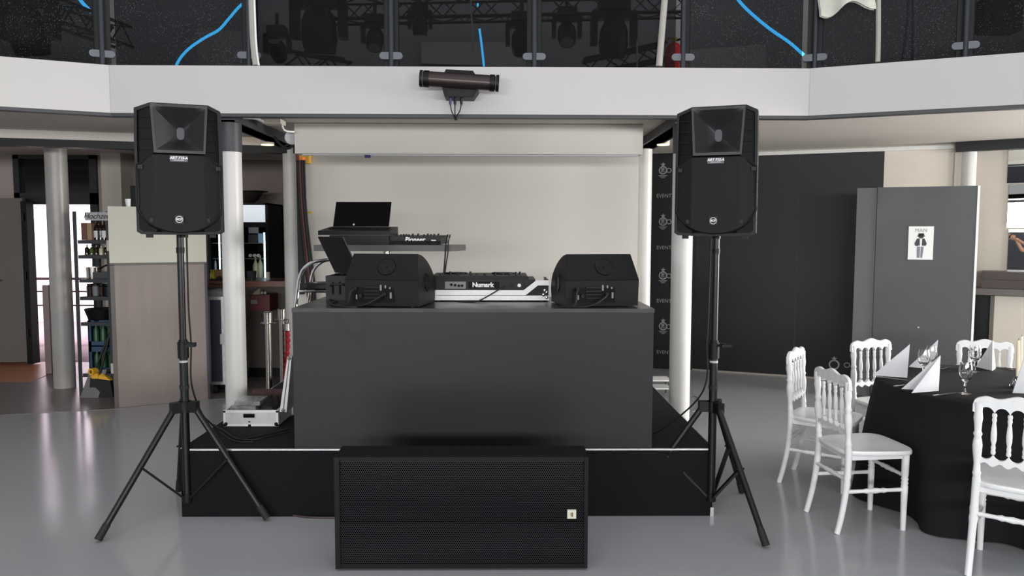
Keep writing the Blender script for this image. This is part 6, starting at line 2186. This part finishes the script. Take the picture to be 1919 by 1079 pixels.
# ================================================================== GALLERY RIG BEHIND THE GLASS, PARTLY IN PLACE OF HALL REFLECTIONS
def truss(label, a, c, w=0.22, n=None):
    a, c = Vector(a), Vector(c)
    d = (c - a); L = d.length; d.normalize()
    up = Vector((0, 0, 1)); sd_ = d.cross(up).normalized(); up = sd_.cross(d).normalized()
    t = thing('lighting_truss', label, 'truss', tuple((a + c) / 2), 0, 'lighting trusses in the gallery')
    cor = [up * w / 2 + sd_ * w / 2, up * w / 2 - sd_ * w / 2, -up * w / 2 - sd_ * w / 2, -up * w / 2 + sd_ * w / 2]
    for q_ in cor:
        b = MB(); b.cyl(a + q_, c + q_, 0.02, n=8)
        b.build('chord', 'blkmetal', t, world=True)
    b = MB()
    n = n or max(3, int(L / w))
    for k in range(n):
        s0, s1 = a + d * (L * k / n), a + d * (L * (k + 1) / n)
        for i in range(4):
            q0_, q1_ = cor[i], cor[(i + 1) % 4]
            b.cyl(s0 + (q0_ if k % 2 == 0 else q1_), s1 + (q1_ if k % 2 == 0 else q0_), 0.009, n=6)
    b.build('lattice', 'blkmetal', t, world=True)
    return t
truss('dark lattice truss running across behind the middle glass panes', P(600, 22, 8.4), P(1290, 8, 8.4))
truss('dark lattice truss sloping behind the far left pane', P(95, 20, 7.6), P(230, 70, 9.0))
truss('small dark lattice truss low behind the third pane', P(545, 112, 8.6), P(650, 128, 8.4), 0.16)
truss('small dark lattice truss low behind the pane right of the light bar', P(1095, 128, 8.2), P(1250, 96, 8.2), 0.16)


def head(label, u, v, Y, s=1.0, tilt=0.4, yaw=0.0):
    p = P(u, v, Y)
    t = thing('moving_head', label, 'stage light', (p.x, p.y, p.z), yaw, 'moving head lights in the gallery')
    b = MB(); b.box(-0.12 * s, 0.12 * s, -0.1 * s, 0.1 * s, 0.2 * s, 0.3 * s, 0.02)
    b.build('base', 'blk', t)
    b = MB()
    for k in (-1, 1):
        b.box(k * 0.16 * s - 0.025 * s, k * 0.16 * s + 0.025 * s, -0.05 * s, 0.05 * s, -0.06 * s, 0.17 * s, 0.012)
    b.box(-0.18 * s, 0.18 * s, -0.05 * s, 0.05 * s, 0.14 * s, 0.2 * s, 0.012)
    b.build('yoke', 'charcoal', t)
    m = Matrix.Rotation(tilt, 4, 'X')
    b = MB(); b.lathe([(0, 0.14 * s), (0.07 * s, 0.14 * s), (0.11 * s, 0.06 * s), (0.12 * s, -0.06 * s), (0.1 * s, -0.16 * s), (0.09 * s, -0.16 * s), (0, -0.15 * s)], n=20, mtx=m)
    hd = b.build('head', 'blk', t)
    b = MB(); b.lathe([(0, -0.162 * s), (0.085 * s, -0.162 * s), (0.085 * s, -0.15 * s), (0, -0.15 * s)], n=20, mtx=m)
    b.build('lens', 'grey', hd)
    b = MB(); b.cyl((0, 0, 0.3 * s), (0, 0, 0.3 * s + 0.14), 0.02, n=10)
    b.build('clamp', 'blkmetal', t)
    return t
head('black stage light hanging right of the second post, highest one', 598, 55, 8.2, 1.6, 0.2)
head('black stage light hanging just left of the third post', 703, 72, 8.2, 0.8, -0.5)
head('small black stage light hanging right of the third post', 787, 46, 8.3, 0.72, 0.1)
head('black stage light hanging just left of the fourth post', 978, 76, 8.2, 0.95, 0.6)
head('black stage light hanging right of the fourth post, under the truss', 1062, 62, 8.1, 0.85, -0.6)
head('large black stage light left of the beige pole', 1150, 70, 8.0, 1.3, 0.3)
head('large black stage light at the far left of the gallery', 52, 55, 7.4, 1.5, 0.3)
head('black stage light at the bottom left of the third pane', 520, 92, 8.4, 0.8, 0.9)
# floodlight at the far right
p = P(1868, 32, 7.2)
t = thing('floodlight', 'square black floodlight with a round lens at the far right of the gallery', 'stage light', tuple(p))
b = MB(); b.box(-0.18, 0.18, -0.1, 0.1, -0.15, 0.15, 0.02)
b.build('housing', 'blk', t)
b = MB(); b.lathe([(0.09, -0.112), (0.12, -0.112), (0.12, -0.1), (0.09, -0.1)], axis=(0, 1, 0), n=28)
b.build('lens_ring', 'charcoal', t)
b = MB(); b.cyl((0, 0, 0.15), (0, 0, 1.0), 0.02, n=10)
b.build('hanger', 'blkmetal', t)

# blue light tubes
def led(label, pts, r=0.02):
    b = MB(); b.tube(pts, r, smooth=6, n=10)
    o = b.build('light_tube', 'ledblue')
    top = max(pts, key=lambda q: q.z)
    b = MB(); b.cyl(top, (top.x, top.y, 5.2 + (top.y - 6) / 6 + 0.02), 0.003, n=6)
    b.build('hanging_wire', 'blkmetal', o, world=True)
    tag(o, label, 'light tube', 'blue light tubes in the gallery')
led('blue glowing light tube at the top of the far left pane', [P(140, -18, 8.2), P(152, 2, 8.2), P(163, 14, 8.2), P(171, 23, 8.2)], 0.018)
led('blue glowing light tube curving up over the left loudspeaker', [P(330, 123, 8.0), P(340, 106, 8.0), P(358, 88, 8.0), P(385, 70, 8.0), P(410, 56, 8.0), P(428, 36, 8.0), P(445, 16, 8.0), P(458, 4, 8.0)], 0.0135)
led('short upright blue light tube straight above the light bar', [P(898.5, 54, 8.6), P(902, 80, 8.6), P(907, 124, 8.6)], 0.013)
led('tiny upright blue light tube at the top, above the short blue tube', [P(894, -12, 8.6), P(895, 4, 8.6), P(896, 15, 8.6)], 0.01)
led('straight blue light tube falling to the right above the right loudspeaker', [P(1377, -8, 8.0), P(1400, 18, 8.0), P(1440, 52, 8.0), P(1480, 80, 8.0), P(1506, 103, 8.0)], 0.0155)

# poles
def pole(label, pts, r, m='struts', name='pole', cat='pole'):
    b = MB(); b.tube(pts, r, n=10, smooth=3 if len(pts) > 2 else 0)
    tag(b.build(name, m), label, cat, 'poles behind the balcony glass')
pole('pale slanted tarpaulin pole right of the second balcony post', [P(470, -90, 5.812), P(474, 60, 5.812), P(480, 122.5, 5.812)], 0.026)
pole('thin pale cable tied along the slanted pole by the second post', [P(474, -90, 5.784), P(479, 70, 5.784), P(485, 122.5, 5.784)], 0.008, 'white', 'cable', 'cable')
pole('beige leaning pole left of the red extinguisher', [P(1253, -90, 5.812), P(1235, 124, 5.812)], 0.025)
pole('thin grey rod hanging above the light bar', [P(868, -330, 7.5), P(886.5, 96, 7.5)], 0.009)
pole('thin pale rod left of the beige pole', [P(1194, 76, 6.6), P(1194, 200, 6.55)], 0.008)
pole('pale leaning pole left of the right corner post', [P(1528, 20, 6.6), P(1499, 203, 6.55)], 0.014)
pole('pale leaning pole right of the right corner post', [P(1541, 20, 6.6), P(1529, 203, 6.5)], 0.018)
def before(u, v, d):
    a_ = OB[2]; n_ = SEGN[2]
    return HIT(u, v, (a_.x - n_.x * d, a_.y - n_.y * d, 0), (n_.x, n_.y, 0))
pole('upright pale pole beside the white sheet', [before(1646, -90, 0.03), before(1646, 60, 0.03), before(1645, 116, 0.03)], 0.018)
pole('grey leaning pole of the pair at the right of the gallery', [P(1704, -10, 6.3), P(1701, 50, 6.3), P(1682, 196, 6.3)], 0.018, 'grey')
pole('grey upright pole of the pair at the right of the gallery', [P(1713, -10, 6.3), P(1711, 196, 6.3)], 0.018, 'grey')
pole('grey diagonal rod right of the pair of grey poles', [P(1714, 53, 6.3), P(1750, 25, 6.3), P(1802, -4, 6.3)], 0.01, 'grey')
# white bundled sheet
b = MB()
rows = []
tl, trr = P(1537, -30, 6.3), P(1640, -30, 6.3)
random.seed(9)
for i in range(9):
    f = i / 8
    row = []
    for j in range(15):
        g = j / 14
        vlow = 12 + 12 * math.cos(g * 4.5) + 6 * math.sin(g * 9)
        pt = before(1537 + 103 * g + 2 * math.sin(i), -60 + (vlow + 65) * f, 0.07 + 0.02 * math.sin(g * 14 + f * 2) * (0.3 + f) + 0.05 * math.sin(PI * g))
        row.append(pt)
    rows.append(row)
b.grid(rows)
b.grid([[p_ + Vector((0, 0.03, 0)) for p_ in r] for r in rows])
tag(b.build('bundled_sheet', 'sheet', ang=2), 'white gathered sheet hanging behind the pane right of the right corner post', 'sheet')
# fire extinguisher
p = P(1262, 127, 6.25); p.z = CEIL + 0.14
fe = thing('fire_extinguisher', 'red fire extinguisher behind the glass beside the fifth balcony post', 'fire extinguisher', (p.x, 6.25, p.z))
hh = P(1262, 80, 6.25).z - p.z
b = MB(); b.lathe([(0, 0), (0.068, 0), (0.07, 0.02), (0.07, hh - 0.06), (0.045, hh - 0.015), (0.02, hh), (0, hh)], n=24)
b.build('cylinder', mat('bright red paint', (206, 34, 34), rough=0.35), fe)
b = MB(); b.cyl((0, 0, hh), (0, 0, hh + 0.03), 0.018, n=12); b.box(-0.06, 0.03, -0.01, 0.01, hh + 0.025, hh + 0.04, 0.003)
b.build('valve', 'brass', fe)
b = MB(); b.tube([(0.02, 0, hh + 0.02), (0.08, -0.01, hh), (0.09, -0.01, 0.2), (0.085, -0.01, 0.1)], 0.009, smooth=5)
b.build('hose', 'rubber', fe)

# ================================================================== PERSON (seen only in the mirror at the right edge)
def skin_mesh(name, verts, edges, radii, material, parent, levels=2, root=0):
    me = bpy.data.meshes.new(name)
    me.from_pydata([Vector(v) for v in verts], edges, [])
    o = bpy.data.objects.new(name, me)
    COL.objects.link(o)
    sk = o.modifiers.new('skin', 'SKIN')
    sk.use_smooth_shade = True
    for i, r in enumerate(radii):
        me.skin_vertices[0].data[i].radius = r if isinstance(r, tuple) else (r, r)
        me.skin_vertices[0].data[i].use_root = (i == root)
    su = o.modifiers.new('sub', 'SUBSURF')
    su.levels = su.render_levels = levels
    bpy.context.view_layer.update()
    m2 = bpy.data.meshes.new_from_object(o.evaluated_get(bpy.context.evaluated_depsgraph_get()))
    bpy.data.objects.remove(o)
    b = MB(); b.bm.from_mesh(m2)
    return b


PX, PY = 0.45, -0.36
pr = thing('person', 'person in dark clothes holding up a phone, reflected in the mirror at the right edge', 'person', (PX, PY, 0))
V, E, R_ = [], [], []
def nd(x, y, z, r, par=None):
    V.append((x, y, z)); R_.append(r)
    if par is not None:
        E.append((par, len(V) - 1))
    return len(V) - 1
pel = nd(0, 0, 0.95, (0.15, 0.11))
sp = nd(0, 0.01, 1.12, (0.13, 0.10), pel)
chs = nd(0, 0.01, 1.32, (0.15, 0.11), sp)
nb = nd(0, 0.015, 1.46, (0.06, 0.06), chs)
nk = nd(0, 0.03, 1.53, (0.052, 0.052), nb)
hd_ = nd(0, 0.04, 1.66, (0.07, 0.085), nk)
ht = nd(0, 0.035, 1.72, (0.06, 0.07), hd_)
arms = {}
for s in (-1, 1):
    hp = nd(s * 0.09, 0, 0.88, 0.09, pel)
    kn = nd(s * 0.095, 0.02, 0.5, 0.06, hp)
    cf = nd(s * 0.097, -0.015, 0.33, 0.056, kn)
    an = nd(s * 0.1, -0.02, 0.09, 0.038, cf)
    ft = nd(s * 0.105, 0.12, 0.035, 0.035, an)
    sh1 = nd(s * 0.17, 0.005, 1.42, 0.06, chs)
    el = nd(s * 0.2 if s > 0 else -0.2, 0.2, 1.30 if s < 0 else 1.22, 0.042, sh1)
    wr = nd(-0.30 if s < 0 else -0.22, 0.26, 1.53 if s < 0 else 1.50, 0.026, el)
    pm_ = nd(-0.37 if s < 0 else -0.30, 0.275, 1.58 if s < 0 else 1.56, (0.035, 0.02), wr)
    arms[s] = (V[wr], V[pm_])
b = skin_mesh('body', V, E, R_, 'skin', pr)
for s in (-1, 1):
    w, p_ = Vector(arms[s][0]), Vector(arms[s][1])
    d = (p_ - w).normalized()
    side = Vector((0, 1, 0)).cross(d).normalized()
    for k, (o_, L) in enumerate(((-0.027, 0.062), (-0.009, 0.072), (0.009, 0.068), (0.027, 0.055))):
        a = p_ + d * 0.015 + side * o_
        b.tube([a, a + d * L * 0.5 + Vector((0, 0.006, 0)), a + d * L * 0.8 + Vector((0, 0.03, 0)), a + d * L * 0.8 + Vector((0, 0.045, 0))], 0.008, n=8)
    a = p_ - side * 0.025
    b.tube([a, a - side * 0.03 + d * 0.015, a - side * 0.035 + d * 0.045 + Vector((0, 0.012, 0))], 0.009, n=8)
# face: nose, ears
b.ball((0, 0.135, 1.645), 0.016, (0.8, 1, 1.3), 10)
for s in (-1, 1):
    b.ball((s * 0.077, 0.035, 1.65), 0.025, (0.4, 0.8, 1.2), 10)
b.build('body', 'skin', pr, ang=2.0)
for s in (-1, 1):
    b = MB(); b.ball((s * 0.03, 0.115, 1.672), 0.011, n=10)
    b.build('eye', 'white', pr)
b = MB(); b.tube([(-0.022, 0.116, 1.608), (0, 0.122, 1.606), (0.022, 0.116, 1.608)], 0.005)
b.build('mouth', mat('lips', (160, 90, 84), rough=0.5), pr)
b = MB(); b.ball((0, 0.015, 1.70), 0.095, (0.92, 1.0, 0.85), 20); b.ball((0, -0.03, 1.63), 0.075, (1, 0.8, 1.2), 16)
b.build('hair', mat('dark brown hair', (44, 34, 28), rough=0.6), pr, ang=2)
V, E, R_ = [], [], []
a = nd(0, 0, 0.93, (0.165, 0.125)); c = nd(0, 0.01, 1.12, (0.15, 0.12), a); d = nd(0, 0.01, 1.33, (0.168, 0.125), c); e = nd(0, 0.012, 1.46, (0.08, 0.075), d)
for s in (-1, 1):
    f = nd(s * 0.175, 0.005, 1.42, 0.075, d)
    nd(s * 0.19, 0.11, 1.355 if s < 0 else 1.32, 0.062, f)
skin_mesh('shirt', V, E, R_, 'blk', pr).build('shirt', mat('dark grey t-shirt', (46, 46, 50), rough=0.9), pr, ang=2)
V, E, R_ = [], [], []
a = nd(0, 0, 0.96, (0.155, 0.118))
for s in (-1, 1):
    f = nd(s * 0.09, 0, 0.86, 0.1, a); g = nd(s * 0.095, 0.02, 0.5, 0.075, f); nd(s * 0.1, -0.015, 0.1, 0.06, g)
skin_mesh('trousers', V, E, R_, 'blk', pr).build('trousers', mat('dark blue trousers', (36, 40, 52), rough=0.85), pr, ang=2)
for s in (-1, 1):
    b = MB(); b.hull([(s * 0.105 + x, y, z) for x in (-0.045, 0.045) for y, z in ((-0.09, 0), (-0.09, 0.07), (0.19, 0), (0.17, 0.035), (0.05, 0.09))], bev=0.012)
    b.build('shoe', 'blk', pr)
ph = thing('phone', 'black phone held up by the person in the mirror', 'phone', (0, -0.07, 1.5))
b = MB(); b.box(-0.085, 0.085, -0.074, -0.066, 1.56, 1.64, 0.004)
b.build('body', 'blkgloss', ph, world=True)
b = MB(); b.box(-0.08, 0.08, -0.0755, -0.0742, 1.565, 1.635)
b.build('screen', 'screenblk', ph, world=True)
